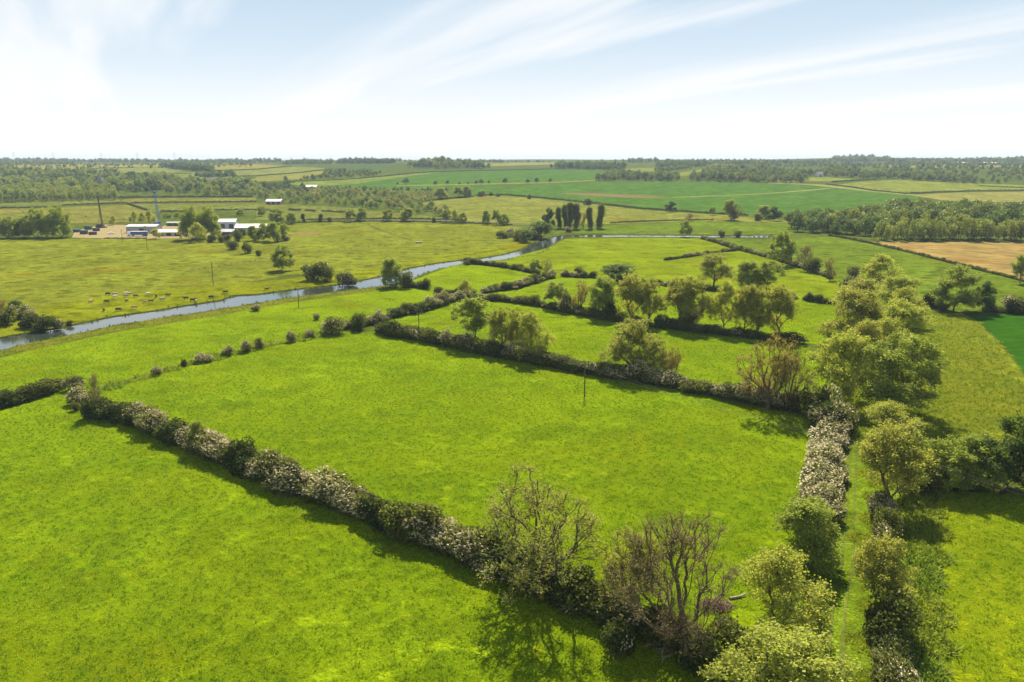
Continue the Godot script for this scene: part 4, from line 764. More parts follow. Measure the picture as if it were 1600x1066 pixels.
# ---------------------------------------------------------------- plants
# Grows a skeleton towards points spread through the crown, thickens it by what it carries, and hangs twigs and leaves on its ends.
func make_tree(p: Dictionary, seed_: int) -> Dictionary:
	var r := RandomNumberGenerator.new()
	r.seed = seed_
	var H: float = p.h
	var R: float = p.w * 0.5
	var base: float = p.base * H
	var lobes := []
	for k in int(p.lobes):
		var t: float = TAU * (k + r.randf() * 0.8) / p.lobes
		var y: float = (k + r.randf()) / p.lobes if p.get("column", false) else r.randf()
		var reach := R * r.randf_range(0.35, 0.68) * sqrt(maxf(0.18, 1.0 - pow((y - 0.36) * 1.5, 2.0)))
		if p.get("column", false):
			reach = R * r.randf_range(0.1, 0.4)
		lobes.append([Vector3(cos(t) * reach, lerpf(base + H * p.get("skirt", 0.12), H * 0.84, y), sin(t) * reach), r.randf_range(0.75, 1.15)])
	lobes.append([Vector3(r.randfn() * R * 0.12, H * 0.82, r.randfn() * R * 0.12), 0.95])
	var pos: Array[Vector3] = [Vector3.ZERO]
	var par: Array[int] = [-1]
	var far: Array[float] = [0.0]
	# trunk
	var lean := Vector3(r.randfn() * 0.05, 0, r.randfn() * 0.05)
	var top: float = base * 0.9 + H * p.get("leader", 0.0)
	var steps := maxi(2, int(top / 0.7))
	for k in steps:
		var q := pos[-1] + Vector3(0, top / steps, 0) + lean * (top / steps) * 2.0 + Vector3(r.randfn(), 0, r.randfn()) * 0.06
		pos.append(q); par.append(pos.size() - 2); far.append(far[-1] + top / steps)
	var targets: Array[Vector3] = []
	var lobe_r: float = p.get("lobe_r", 0.42) * R
	while targets.size() < int(p.targets):
		var l: Array = lobes[r.randi() % lobes.size()]
		var dir := Vector3(r.randfn(), r.randfn(), r.randfn()).normalized()
		var q: Vector3 = l[0] + dir * lobe_r * l[1] * pow(r.randf(), 0.4) * Vector3(1, p.get("tall", 1.0), 1)
		if q.y > base * 0.8 and q.y < H:
			targets.append(q)
	var crown := Vector3(0, base, 0)
	targets.sort_custom(func(a: Vector3, b: Vector3) -> bool: return a.distance_squared_to(crown) < b.distance_squared_to(crown))
	var tips: Array[int] = []
	for q in targets:
		var best := 0
		var cost := 1e9
		for k in pos.size():
			var o := pos[k]
			var c: float = o.distance_to(q) + p.get("direct", 0.5) * far[k] + 1.6 * maxf(0.0, o.y - q.y)
			if c < cost and (k > steps / 2 or p.get("low", false)):
				cost = c
				best = k
		var a := pos[best]
		var dist := a.distance_to(q)
		var ahead := (a - pos[par[best]]).normalized() if par[best] >= 0 else Vector3.UP
		var mid := a + ahead * dist * 0.42 + Vector3(0, -0.04 * dist, 0)
		var n := maxi(1, int(dist / 0.75))
		var from := best
		for k in n:
			var t := (k + 1.0) / n
			var s := a.lerp(mid, t).lerp(mid.lerp(q, t), t) + Vector3(r.randfn(), r.randfn(), r.randfn()) * 0.07
			pos.append(s); par.append(from); far.append(far[from] + dist / n)
			from = pos.size() - 1
		tips.append(from)
	var thick := PackedFloat32Array()
	thick.resize(pos.size())
	var e := 2.25
	var tip: float = p.get("tip", 0.022)
	var carried := PackedFloat32Array()
	carried.resize(pos.size())
	for k in range(pos.size() - 1, -1, -1):
		if carried[k] == 0.0:
			carried[k] = pow(tip, e)
		thick[k] = pow(carried[k], 1.0 / e)
		if par[k] >= 0:
			carried[par[k]] += carried[k]
	var wood := MeshData.new()
	var bark: Color = p.bark
	for k in range(1, pos.size()):
		var r0 := thick[par[k]]
		var r1 := thick[k]
		if r0 > r1 * 1.6:
			r0 = r1 * 1.25
		if par[k] == 0:
			r0 = thick[0] * 1.35
		wood.tube(pos[par[k]], pos[k], r0, r1, 7 if r1 > 0.16 else (5 if r1 > 0.06 else 3), bark * r.randf_range(0.75, 1.2))
	var green := MeshData.new()
	var c1: Color = p.c1
	var c2: Color = p.c2
	var s: float = p.leaf
	var middle := Vector3(0, lerpf(base, H, 0.45), 0)
	for k in tips:
		var o := pos[k]
		var out := (o - middle).normalized()
		var shade := r.randf()
		for t in int(p.twigs):
			var dir := (out * 0.6 + Vector3(r.randfn(), r.randfn() + p.get("up", 0.35), r.randfn()) * 0.8).normalized()
			var from := o - out * r.randf() * 0.5
			var to: Vector3 = from + dir * r.randf_range(0.4, 1.0) * p.twig
			if p.get("twig_r", 0.012) > 0.0:
				wood.tube(from, to, p.get("twig_r", 0.012), 0.005, 3, bark * 0.9)
			for m in int(p.per_twig):
				var at: Vector3 = from.lerp(to, r.randf_range(0.25, 1.1)) + Vector3(r.randfn(), r.randfn(), r.randfn()) * p.fluff
				var mix := clampf(shade * 0.5 + r.randf() * 0.5, 0.0, 1.0)
				green.leaf(at, s, r, c1.lerp(c2, mix) * r.randf_range(0.8, 1.15))
	return fitted({"wood": wood.mesh(mats.bark), "leaves": green.mesh(mats.leaves)})


# Height and width that a plant really has, so that copies can be scaled to the size wanted.
func fitted(p: Dictionary) -> Dictionary:
	var b: AABB = p.leaves.get_aabb()
	p.h = b.end.y * 0.95
	p.w = (b.size.x + b.size.z) * 0.5 * 0.86
	return p


# A low bush or a length of hedge: leaves through the outer half of a lumpy dome, on a few stems.
func make_shrub(seed_: int, n: int, s: float, c1: Color, c2: Color, blossom: float, b1: Color, b2: Color) -> Dictionary:
	var r := RandomNumberGenerator.new()
	r.seed = seed_
	var lumps := []
	for k in 7:
		var t := TAU * k / 7.0 + r.randf()
		lumps.append([Vector3(cos(t) * r.randf_range(0.5, 1.3), r.randf_range(0.8, 2.3), sin(t) * r.randf_range(0.5, 1.3)), r.randf_range(0.6, 1.15), r.randf() < blossom])
	lumps.append([Vector3(r.randfn() * 0.3, 2.3, r.randfn() * 0.3), r.randf_range(0.8, 1.1), r.randf() < blossom])
	lumps.append([Vector3(0, 0.9, 0), 1.5, false])
	var wood := MeshData.new()
	for l in lumps:
		var foot := Vector3(r.randfn() * 0.35, 0, r.randfn() * 0.35)
		wood.tube(foot, l[0] * 0.6 + foot * 0.4, 0.06, 0.045, 4, Color(0.07, 0.055, 0.04))
		wood.tube(l[0] * 0.6 + foot * 0.4, l[0] + Vector3(0, 0.5, 0), 0.045, 0.015, 3, Color(0.07, 0.055, 0.04))
	var green := MeshData.new()
	var white := MeshData.new()
	for k in n:
		var l: Array = lumps[r.randi() % lumps.size()]
		var dir := Vector3(r.randfn(), r.randfn(), r.randfn()).normalized()
		var deep := pow(r.randf(), 0.35)
		var q: Vector3 = l[0] + dir * l[1] * deep
		if q.y < 0.05:
			q.y = r.randf() * 0.4
		if r.randf() < 0.05:
			q += dir * r.randf() * 0.35
		if r.randf() < (0.72 if l[2] else blossom * 0.2) * smoothstep(0.55, 0.8, deep) * smoothstep(0.6, 1.6, q.y):
			white.leaf(q, s * 0.85, r, b1.lerp(b2, r.randf()) * r.randf_range(0.8, 1.1))
		else:
			green.leaf(q, s, r, c1.lerp(c2, r.randf()) * r.randf_range(0.75, 1.15))
	return fitted({"wood": wood.mesh(mats.bark), "leaves": green.mesh(mats.leaves), "blossom": white.mesh(mats.blossom) if white.v.size() else null})


# A tree or bush for the far distance, whose leaf sprays are as large as they can be told apart there.
func make_far_tree(seed_: int, n: int, s: float, col: Color, column := false) -> Mesh:
	var r := RandomNumberGenerator.new()
	r.seed = seed_
	var lumps := []
	for k in 8:
		var t := TAU * k / 8.0 + r.randf()
		var y := r.randf_range(0.3, 0.8)
		var reach := r.randf_range(0.14, 0.3)
		lumps.append([Vector3(cos(t) * reach, y, sin(t) * reach), r.randf_range(0.14, 0.21)])
	lumps.append([Vector3(0, 0.8, 0), 0.19])
	lumps.append([Vector3(0, 0.5, 0), 0.27])
	var wood := MeshData.new()
	wood.tube(Vector3.ZERO, Vector3(0.01, 0.55, 0), 0.025, 0.012, 5, Color(0.08, 0.065, 0.05))
	for l in lumps:
		wood.tube(Vector3(0, 0.3, 0), l[0], 0.011, 0.004, 3, Color(0.08, 0.065, 0.05))
	var green := MeshData.new()
	for k in n:
		var l: Array = lumps[r.randi() % lumps.size()]
		var dir := Vector3(r.randfn(), r.randfn(), r.randfn()).normalized()
		var q: Vector3 = l[0] + dir * l[1] * pow(r.randf(), 0.3) * (Vector3(0.8, 1.3, 0.8) if column else Vector3(1.15, 0.95, 1.15))
		q.y = maxf(q.y, 0.06)
		green.leaf(q, s, r, col * r.randf_range(0.7, 1.25))
	var m := green.mesh(mats.far_leaves)
	return wood.mesh(mats.bark, m)


func make_protos() -> void:
	var grey := Color(0.085, 0.070, 0.048)
	var red := Color(0.120, 0.080, 0.045)
	var y1 := Color(0.26, 0.29, 0.040)
	var y2 := Color(0.40, 0.40, 0.08)
	var g1 := Color(0.150, 0.200, 0.028)
	var g2 := Color(0.290, 0.330, 0.055)
	var d1 := Color(0.060, 0.105, 0.020)
	var d2 := Color(0.125, 0.180, 0.035)
	protos.budding = make_tree({"h": 16.0, "w": 14.5, "base": 0.17, "direct": 0.8, "lobes": 9, "lobe_r": 0.44, "targets": 190, "bark": grey, "c1": y1, "c2": y2, "leaf": 0.17, "twigs": 7, "twig": 1.4, "twig_r": 0.024, "per_twig": 9, "fluff": 0.16, "tip": 0.044}, 101)
	protos.budding2 = make_tree({"h": 15.0, "w": 10.0, "base": 0.15, "direct": 0.75, "lobes": 9, "lobe_r": 0.44, "targets": 160, "bark": grey, "c1": y1, "c2": y2, "leaf": 0.21, "twigs": 8, "twig": 1.2, "twig_r": 0.022, "per_twig": 14, "fluff": 0.2, "tip": 0.034}, 102)
	protos.bare = make_tree({"h": 17.0, "w": 14.0, "base": 0.15, "direct": 0.88, "lobes": 9, "lobe_r": 0.42, "targets": 210, "bark": red, "c1": Color(0.24, 0.19, 0.05), "c2": y2, "leaf": 0.11, "twigs": 13, "twig": 1.6, "twig_r": 0.02, "per_twig": 3, "fluff": 0.08, "tip": 0.042, "up": 1.0}, 103)
	protos.bare2 = make_tree({"h": 14.0, "w": 11.0, "base": 0.10, "direct": 0.9, "lobes": 9, "lobe_r": 0.42, "targets": 180, "bark": red * 0.9, "c1": Color(0.34, 0.25, 0.06), "c2": Color(0.42, 0.37, 0.07), "leaf": 0.14, "twigs": 8, "twig": 1.2, "twig_r": 0.026, "per_twig": 7, "fluff": 0.12, "tip": 0.036, "low": true, "up": 0.8}, 104)
	protos.leafy = make_tree({"h": 13.0, "w": 10.0, "base": 0.02, "lobes": 14, "lobe_r": 0.39, "targets": 200, "bark": grey, "c1": g1 * 1.3, "c2": g2 * 1.3, "leaf": 0.27, "twigs": 8, "twig": 0.9, "twig_r": 0.0, "per_twig": 11, "fluff": 0.28}, 105)
	protos.leafy2 = make_tree({"h": 14.0, "w": 9.5, "base": 0.07, "lobes": 12, "lobe_r": 0.40, "targets": 170, "bark": grey, "c1": g1 * 1.3, "c2": g2 * 1.3, "leaf": 0.28, "twigs": 7, "twig": 0.9, "twig_r": 0.0, "per_twig": 11, "fluff": 0.26}, 106)
	protos.leafy3 = make_tree({"h": 16.0, "w": 14.0, "base": 0.09, "lobes": 15, "lobe_r": 0.34, "targets": 230, "bark": grey, "c1": Color(0.15, 0.21, 0.03), "c2": g2 * 1.25, "leaf": 0.30, "twigs": 8, "twig": 1.0, "twig_r": 0.0, "per_twig": 11, "fluff": 0.3}, 107)
	protos.willow = make_tree({"h": 12.0, "w": 12.0, "base": 0.07, "lobes": 13, "lobe_r": 0.38, "targets": 190, "bark": red, "c1": Color(0.32, 0.36, 0.05), "c2": Color(0.50, 0.52, 0.09), "leaf": 0.24, "twigs": 8, "twig": 1.1, "twig_r": 0.016, "per_twig": 10, "fluff": 0.24, "tip": 0.028}, 108)
	protos.willow2 = make_tree({"h": 14.0, "w": 12.0, "base": 0.08, "lobes": 14, "lobe_r": 0.35, "targets": 200, "bark": grey, "c1": Color(0.29, 0.34, 0.045), "c2": Color(0.48, 0.51, 0.08), "leaf": 0.25, "twigs": 8, "twig": 1.1, "twig_r": 0.016, "per_twig": 10, "fluff": 0.26, "tip": 0.028}, 109)
	protos.willow3 = make_tree({"h": 13.0, "w": 10.5, "base": 0.06, "lobes": 12, "lobe_r": 0.38, "targets": 180, "bark": red, "c1": Color(0.27, 0.29, 0.045), "c2": Color(0.44, 0.44, 0.08), "leaf": 0.24, "twigs": 8, "twig": 1.0, "twig_r": 0.016, "per_twig": 10, "fluff": 0.24, "tip": 0.028}, 110)
	protos.dark = make_tree({"h": 14.0, "w": 11.0, "base": 0.04, "lobes": 14, "lobe_r": 0.40, "targets": 170, "bark": grey, "c1": d1, "c2": d2, "leaf": 0.30, "twigs": 8, "twig": 0.9, "twig_r": 0.0, "per_twig": 13, "fluff": 0.3}, 111)
	protos.dark2 = make_tree({"h": 13.0, "w": 11.0, "base": 0.04, "lobes": 12, "lobe_r": 0.42, "targets": 150, "bark": grey, "c1": d1, "c2": d2, "leaf": 0.32, "twigs": 8, "twig": 0.9, "twig_r": 0.0, "per_twig": 13, "fluff": 0.3}, 112)
	protos.willow_bush = make_tree({"h": 9.0, "w": 11.0, "base": 0.02, "lobes": 16, "lobe_r": 0.48, "targets": 200, "bark": grey, "c1": Color(0.10, 0.16, 0.035), "c2": Color(0.22, 0.28, 0.07), "leaf": 0.30, "twigs": 8, "twig": 0.9, "twig_r": 0.0, "per_twig": 11, "fluff": 0.3}, 113)
	protos.bushy = make_tree({"h": 12.0, "w": 10.5, "base": 0.0, "lobes": 18, "lobe_r": 0.40, "targets": 220, "bark": grey, "c1": g1 * 1.3, "c2": g2 * 1.3, "leaf": 0.28, "twigs": 8, "twig": 0.9, "twig_r": 0.0, "per_twig": 11, "fluff": 0.28}, 115)
	protos.poplar = make_tree({"h": 22.0, "w": 5.5, "base": 0.0, "skirt": 0.05, "lobes": 20, "lobe_r": 0.55, "tall": 2.0, "column": true, "targets": 190, "bark": grey, "c1": g1 * 0.7, "c2": g2, "leaf": 0.34, "twigs": 7, "twig": 1.0, "twig_r": 0.0, "per_twig": 9, "fluff": 0.3, "leader": 0.7}, 114)
	var cream := Color(0.62, 0.56, 0.34)
	var pink := Color(0.46, 0.39, 0.20)
	for k in 4:
		protos["shrub%d" % k] = make_shrub(200 + k, 2300, 0.24, Color(0.065, 0.09, 0.017), Color(0.20, 0.22, 0.04), 0.08, cream, pink)
		protos["dark_shrub%d" % k] = make_shrub(220 + k, 2300, 0.24, Color(0.040, 0.06, 0.014), Color(0.12, 0.15, 0.03), 0.02, cream, pink)
		protos["white_shrub%d" % k] = make_shrub(240 + k, 2500, 0.23, Color(0.075, 0.095, 0.02), Color(0.21, 0.23, 0.045), [0.55, 0.75, 0.95, 0.65][k], cream, pink)
	for k in 3:
		protos["far%d" % k] = make_far_tree(300 + k, 620, 0.085, Color(0.235, 0.280, 0.06))
	protos.far_column = make_far_tree(310, 520, 0.09, Color(0.235, 0.280, 0.06), true)
	for k in 2:
		protos["farbush%d" % k] = make_far_tree(320 + k, 260, 0.16, Color(0.085, 0.11, 0.03))
	protos.far_dark = {"mesh": make_far_tree(330, 700, 0.085, Color(0.055, 0.085, 0.03)), "h": 1.0, "w": 0.95}
	protos.far_leafy = {"mesh": make_far_tree(331, 700, 0.085, Color(0.17, 0.20, 0.05)), "h": 1.0, "w": 0.95}


const KIND_NAMES := {"budding": "budding_tree", "budding2": "budding_tree", "bare": "bare_tree", "bare2": "bare_tree", "leafy": "broadleaf_tree", "bushy": "broadleaf_tree", "leafy2": "broadleaf_tree", "leafy3": "broadleaf_tree", "willow": "willow_tree", "willow2": "willow_tree", "willow3": "willow_tree", "dark": "dense_tree", "dark2": "dense_tree", "willow_bush": "willow_bush", "poplar": "poplar_tree", "shrub": "bush", "shrub_dark": "bush", "shrub_blossom": "blossom_bush", "far_dark": "round_tree", "far_leafy": "round_tree"}


func plant(t: Array) -> void:
	var kind: String = t[0]
	var at := Vector3(t[2], ground_y(t[2], t[3]), t[3])
	var called: String = KIND_NAMES[kind]
	var o := thing(called, t[1], "bush" if called.ends_with("bush") else "tree", at, rng.randf() * TAU, t[6])
	var key := kind
	if kind == "shrub":
		key = "shrub%d" % (rng.randi() % 4)
	elif kind == "shrub_dark":
		key = "dark_shrub%d" % (rng.randi() % 4)
	elif kind == "shrub_blossom":
		key = "white_shrub%d" % (rng.randi() % 4)
	var p: Dictionary = protos[key]
	var k := Vector3(t[5] / p.w, t[4] / p.h, t[5] / p.w)
	o.scale = k
	if p.has("mesh"):
		part(o, "crown", p.mesh)
		return
	part(o, "stem" if kind.begins_with("shrub") else "trunk", p.wood)
	part(o, "foliage" if kind.begins_with("shrub") else "crown", p.leaves)
	if p.get("blossom"):
		part(o, "blossom", p.blossom)


func along(line: PackedVector2Array, step: float) -> Array[Vector2]:
	var out: Array[Vector2] = []
	var left := 0.0
	for k in line.size() - 1:
		var a := line[k]
		var b := line[k + 1]
		var l := a.distance_to(b)
		while left <= l:
			out.append(a.lerp(b, left / l))
			left += step
		left -= l
	return out


func plant_hedge(h: Array) -> void:
	var line := pts(h[6])
	var first := Vector3(line[0].x, ground_y(line[0].x, line[0].y), line[0].y)
	var o := thing(h[0], h[1], "hedge", first)
	var tall: float = h[2]
	var wide: float = h[3]
	if h[5] == 0:
		var spots := along(line, wide * 0.75)
		for n in 2:
			var mm := MultiMesh.new()
			mm.transform_format = MultiMesh.TRANSFORM_3D
			mm.mesh = protos["farbush%d" % n]
			var own: Array[Transform3D] = []
			for k in spots.size():
				if k % 2 != n:
					continue
				var q := spots[k]
				var s := rng.randf_range(0.75, 1.15)
				own.append(Transform3D(Basis(Vector3.UP, rng.randf() * TAU).scaled(Vector3(wide * 1.25, tall * s, wide * 1.25)), Vector3(q.x, ground_y(q.x, q.y) - 0.1, q.y) - first))
			mm.instance_count = own.size()
			for k in own.size():
				mm.set_instance_transform(k, own[k])
			var mi := MultiMeshInstance3D.new()
			mi.name = "foliage"
			mi.multimesh = mm
			mi.set_meta("kind", "stuff")
			o.add_child(mi, true)
		return
	var step: float = wide * (0.30 if h[4] > 0.8 else (0.34 if h[5] == 2 else 0.48))
	var spots := along(line, step)
	for k in spots.size():
		var q := spots[k] + Vector2(rng.randfn(), rng.randfn()) * wide * 0.11
		var run := noise_run.get_noise_2d(q.x * 1.0, q.y * 1.0) * 0.5 + 0.5 + rng.randfn() * 0.05
		var share: float = h[4]
		var key := "shrub%d"
		if run < 0.18 + share * 0.62:
			key = "white_shrub%d"
		elif run > 0.62:
			key = "dark_shrub%d"
		if share < 0.2 and key == "white_shrub%d" and rng.randf() > share * 2.0:
			key = "dark_shrub%d" if rng.randf() < 0.6 else "shrub%d"
		if share > 0.8:
			key = "white_shrub%d"
		var p: Dictionary = protos[key % (rng.randi() % 4)]
		if share > 0.8 and rng.randf() < 0.7:
			p = protos.white_shrub2
		var s := (rng.randf_range(0.68, 1.18) if h[5] == 2 else rng.randf_range(0.5, 1.35)) * (1.0 + 0.40 * noise_run.get_noise_2d(q.x * 2.0 + 900.0, q.y * 2.0))
		var n := Node3D.new()
		n.name = "shrub"
		o.add_child(n, true)
		n.position = Vector3(q.x, ground_y(q.x, q.y), q.y) - first
		var next := spots[mini(k + 1, spots.size() - 1)] - spots[maxi(k - 1, 0)]
		n.rotation.y = -next.angle() + (PI if rng.randf() < 0.5 else 0.0) + rng.randfn() * 0.25
		n.scale = Vector3(wide / p.w * rng.randf_range(1.1, 1.9), tall / p.h * s, wide / p.w * rng.randf_range(0.75, 1.15))
		part(n, "stem", p.wood)
		part(n, "foliage", p.leaves)
		if p.get("blossom"):
			part(n, "blossom", p.blossom)


const TINTS := {
	"mid": [Color(0.85, 0.88, 0.85), Color(0.55, 0.66, 0.62), Color(1.1, 1.02, 0.85), Color(0.68, 0.80, 0.70), Color(0.5, 0.58, 0.5)],
	"pale": [Color(1.35, 1.30, 1.2), Color(1.15, 1.18, 1.0), Color(1.5, 1.35, 1.2)],
	"dark": [Color(0.50, 0.62, 0.70), Color(0.62, 0.72, 0.75), Color(0.42, 0.52, 0.60)],
	"mixed": [Color(1.2, 1.15, 1.0), Color(0.6, 0.72, 0.7), Color(1.0, 1.05, 0.9), Color(0.45, 0.5, 0.6), Color(1.4, 1.3, 0.9)],
	"scrub": [Color(1.1, 1.05, 1.0), Color(0.75, 0.85, 0.8), Color(1.5, 1.25, 1.3), Color(1.3, 1.25, 1.0)],
	"brownscrub": [Color(1.7, 1.3, 1.6), Color(1.2, 1.0, 1.1), Color(1.9, 1.4, 1.8)],
}


func plant_wood(w: Array) -> void:
	var outline := pts(w[4])
	var box := Rect2(outline[0], Vector2.ZERO)
	for p in outline:
		box = box.expand(p)
	var sp: float = w[2]
	var tints: Array = TINTS[w[3]]
	var o := thing("woodland", w[0], "wood", Vector3(outline[0].x, 0, outline[0].y))
	o.set_meta("kind", "stuff")
	var lists := [[], [], [], []]
	var y := box.position.y
	while y < box.end.y:
		var x := box.position.x
		while x < box.end.x:
			var q := Vector2(x, y) + Vector2(rng.randf(), rng.randf()) * sp
			if Geometry2D.is_point_in_polygon(q, outline):
				var h: float = w[1] * rng.randf_range(0.62, 1.2) * (1.0 + 0.35 * noise_run.get_noise_2d(q.x * 0.12, q.y * 0.12))
				var wide: float = h * rng.randf_range(0.8, 1.25)
				var n := rng.randi() % 3
				if w[3] == "pale":
					wide = h * rng.randf_range(0.5, 0.75)
					n = [0, 3, 3][rng.randi() % 3]
				lists[n].append([Transform3D(Basis(Vector3.UP, rng.randf() * TAU).scaled(Vector3(wide, h, wide)), Vector3(q.x, ground_y(q.x, q.y) - 0.3, q.y) - o.position), tints[rng.randi() % tints.size()] * rng.randf_range(0.8, 1.15)])
			x += sp
		y += sp
	for n in 4:
		if lists[n].is_empty():
			continue
		var mm := MultiMesh.new()
		mm.transform_format = MultiMesh.TRANSFORM_3D
		mm.use_colors = true
		mm.mesh = protos.far_column if n == 3 else protos["far%d" % n]
		mm.instance_count = lists[n].size()
		for k in lists[n].size():
			mm.set_instance_transform(k, lists[n][k][0])
			mm.set_instance_color(k, lists[n][k][1])
		var mi := MultiMeshInstance3D.new()
		mi.name = "trees"
		mi.multimesh = mm
		mi.set_meta("kind", "stuff")
		o.add_child(mi, true)


# ---------------------------------------------------------------- grass
func make_grass_patch(seed_: int, size: float, n: int, tall: float, wide: float, c1: Color, c2: Color, c3: Color) -> Mesh:
	var r := RandomNumberGenerator.new()
	r.seed = seed_
	var m := MeshData.new()
	var clump := FastNoiseLite.new()
	clump.seed = seed_
	clump.frequency = 0.7
	for k in n:
		var turn := r.randf() * TAU
		var reach := sqrt(r.randf()) * size * 0.62
		var p := Vector3(cos(turn) * reach, -0.03, sin(turn) * reach)
		var g := clump.get_noise_2d(p.x, p.z) * 0.5 + 0.5
		var h := tall * r.randf_range(0.5, 1.2) * (0.6 + g * 0.9)
		var t := r.randf() * TAU
		var u := Vector3(cos(t), 0, sin(t)) * wide * r.randf_range(0.5, 1.2)
		var lean := Vector3(r.randfn(), 0, r.randfn()) * h * 0.8
		var col := c1.lerp(c2, r.randf())
		if g > 0.60 and r.randf() < 0.25:
			col = c3
		col *= r.randf_range(0.85, 1.12)
		if r.randf() < 0.009:
			# a tussock that stands above the sward
			for b in 5:
				var f := Vector3(r.randfn(), 0, r.randfn()) * 0.09
				var w2 := Vector3(r.randfn(), 0, r.randfn()).normalized() * 0.07
				m.quad(p + f - w2, p + f + w2, p + f * 2.2 + w2 * 0.5 + Vector3(0, tall * 2.2, 0), p + f * 2.2 - w2 * 0.5 + Vector3(0, tall * 2.2, 0), c3 * r.randf_range(0.6, 1.0))
			continue
		m.quad(p - u, p + u, p + u * 0.5 + lean + Vector3(0, h, 0), p - u * 0.5 + lean + Vector3(0, h, 0), col)
	return m.mesh(mats.blades)


# True where a patch of that size stays inside its field and off the wheel tracks of the lane.
func clear_of_edges(q: Vector2, outline: PackedVector2Array, step: float) -> bool:
	var lane := pts(LANE)
	for k in lane.size() - 1:
		if Geometry2D.get_closest_point_to_segment(q, lane[k], lane[k + 1]).distance_to(q) < 3.2:
			return false
	for o in [Vector2(1, 0), Vector2(-1, 0), Vector2(0, 1), Vector2(0, -1)]:
		if not Geometry2D.is_point_in_polygon(q + o * step, outline):
			return false
	return true


# Broad patches of lusher and drier sward, and ground grazed shorter.
func sward_tint(q: Vector2) -> Color:
	var a := noise_run.get_noise_2d(q.x * 0.45 + 70.0, q.y * 0.9) * 0.5 + 0.5
	var b := noise_run.get_noise_2d(q.x * 1.3 - 400.0, q.y * 2.2) * 0.5 + 0.5
	var c := Color(0.80, 0.90, 0.90).lerp(Color(1.12, 1.06, 1.0), smoothstep(0.25, 0.75, a * 0.6 + b * 0.4))
	return c * rng.randf_range(0.95, 1.05)


func sow(called: String, label: String, outlines: Array, patches: Array, step: float, near: float, far_: float, margin: float) -> void:
	# patches run from the fullest to the thinnest sward; thinner ones are laid where single blades cannot be told apart
	var lists := []
	for p in patches:
		lists.append([])
	for flat in outlines:
		var outline := pts(flat)
		var box := Rect2(outline[0], Vector2.ZERO)
		for p in outline:
			box = box.expand(p)
		var y := box.position.y
		while y < box.end.y:
			var x := box.position.x
			while x < box.end.x:
				var q := Vector2(x + step * 0.5, y + step * 0.5)
				var d := q.length()
				if d > 55.0 and d < far_ and absf(q.x) < 30.0 - q.y * 0.80 and Geometry2D.is_point_in_polygon(q, outline) and not Geometry2D.is_point_in_polygon(q, river_poly) and clear_of_edges(q, outline, step * margin):
					var level := clampi(int(clampf((d - near) / (far_ - near), 0.0, 1.0) * patches.size() + rng.randf_range(-0.5, 0.5)), 0, patches.size() - 1)
					lists[level].append([Transform3D(Basis(Vector3.UP, rng.randf() * TAU), Vector3(q.x + rng.randfn() * step * 0.12, ground_y(q.x, q.y) + 0.06, q.y + rng.randfn() * step * 0.12)), sward_tint(q)])
				x += step
			y += step
	var o := thing(called, label, "grass")
	o.set_meta("kind", "stuff")
	for n in patches.size():
		if lists[n].is_empty():
			continue
		var mm := MultiMesh.new()
		mm.transform_format = MultiMesh.TRANSFORM_3D
		mm.use_colors = true
		mm.mesh = patches[n]
		mm.instance_count = lists[n].size()
		for k in lists[n].size():
			mm.set_instance_transform(k, lists[n][k][0])
			mm.set_instance_color(k, lists[n][k][1])
		var mi := MultiMeshInstance3D.new()
		mi.name = "grass"
		mi.multimesh = mm
		mi.set_meta("kind", "stuff")
		o.add_child(mi, true)


# ---------------------------------------------------------------- small things
func make_cow(col: Color, belly: Color, grazing: bool) -> Mesh:
	var m := MeshData.new()
	# rings along the back from rump to muzzle: z, y, half width, half height
	var rings := [[-1.12, 1.10, 0.05, 0.06], [-1.08, 1.08, 0.24, 0.26], [-0.8, 1.06, 0.33, 0.36], [-0.3, 1.00, 0.39, 0.42], [0.25, 0.98, 0.38, 0.42], [0.65, 1.03, 0.31, 0.38], [0.9, 1.10, 0.20, 0.28]]
	if grazing:
		rings += [[1.15, 0.92, 0.13, 0.20], [1.38, 0.60, 0.11, 0.15], [1.48, 0.40, 0.13, 0.14], [1.60, 0.20, 0.10, 0.11], [1.66, 0.08, 0.07, 0.06], [1.68, 0.05, 0.01, 0.01]]
	else:
		rings += [[1.15, 1.24, 0.14, 0.21], [1.38, 1.40, 0.12, 0.16], [1.55, 1.42, 0.13, 0.15], [1.78, 1.30, 0.10, 0.11], [1.92, 1.22, 0.08, 0.08], [1.95, 1.20, 0.01, 0.01]]
	var sides := 10
	var n := m.v.size()
	for g in rings:
		for k in sides:
			var t := TAU * k / sides
			m.v.append(Vector3(cos(t) * g[2], g[1] + sin(t) * g[3], g[0]))
			m.c.append(belly if sin(t) < -0.6 else col)
	for a in rings.size() - 1:
		for k in sides:
			var p := n + a * sides + k
			var q := n + a * sides + (k + 1) % sides
			m.ix.append_array([p, q, p + sides, p + sides, q, q + sides])
	for s in [-1.0, 1.0]:
		for z in [-0.85, 0.62]:
			m.tube(Vector3(s * 0.20, 0.95, z), Vector3(s * 0.21, 0.48, z + (-0.07 if z < 0.0 else 0.03)), 0.16, 0.075, 7, col)
			m.tube(Vector3(s * 0.21, 0.5, z + (-0.07 if z < 0.0 else 0.03)), Vector3(s * 0.21, 0.0, z), 0.075, 0.055, 7, col * 0.8)
		var hy := 0.52 if grazing else 1.55
		var hz := 1.42 if grazing else 1.46
		m.tube(Vector3(s * 0.1, hy, hz), Vector3(s * 0.30, hy + 0.02, hz - 0.05), 0.05, 0.02, 5, col)
	m.tube(Vector3(0, 1.25, -1.1), Vector3(0, 0.55, -1.2), 0.035, 0.02, 5, col)
	return m.mesh(mats.hide)


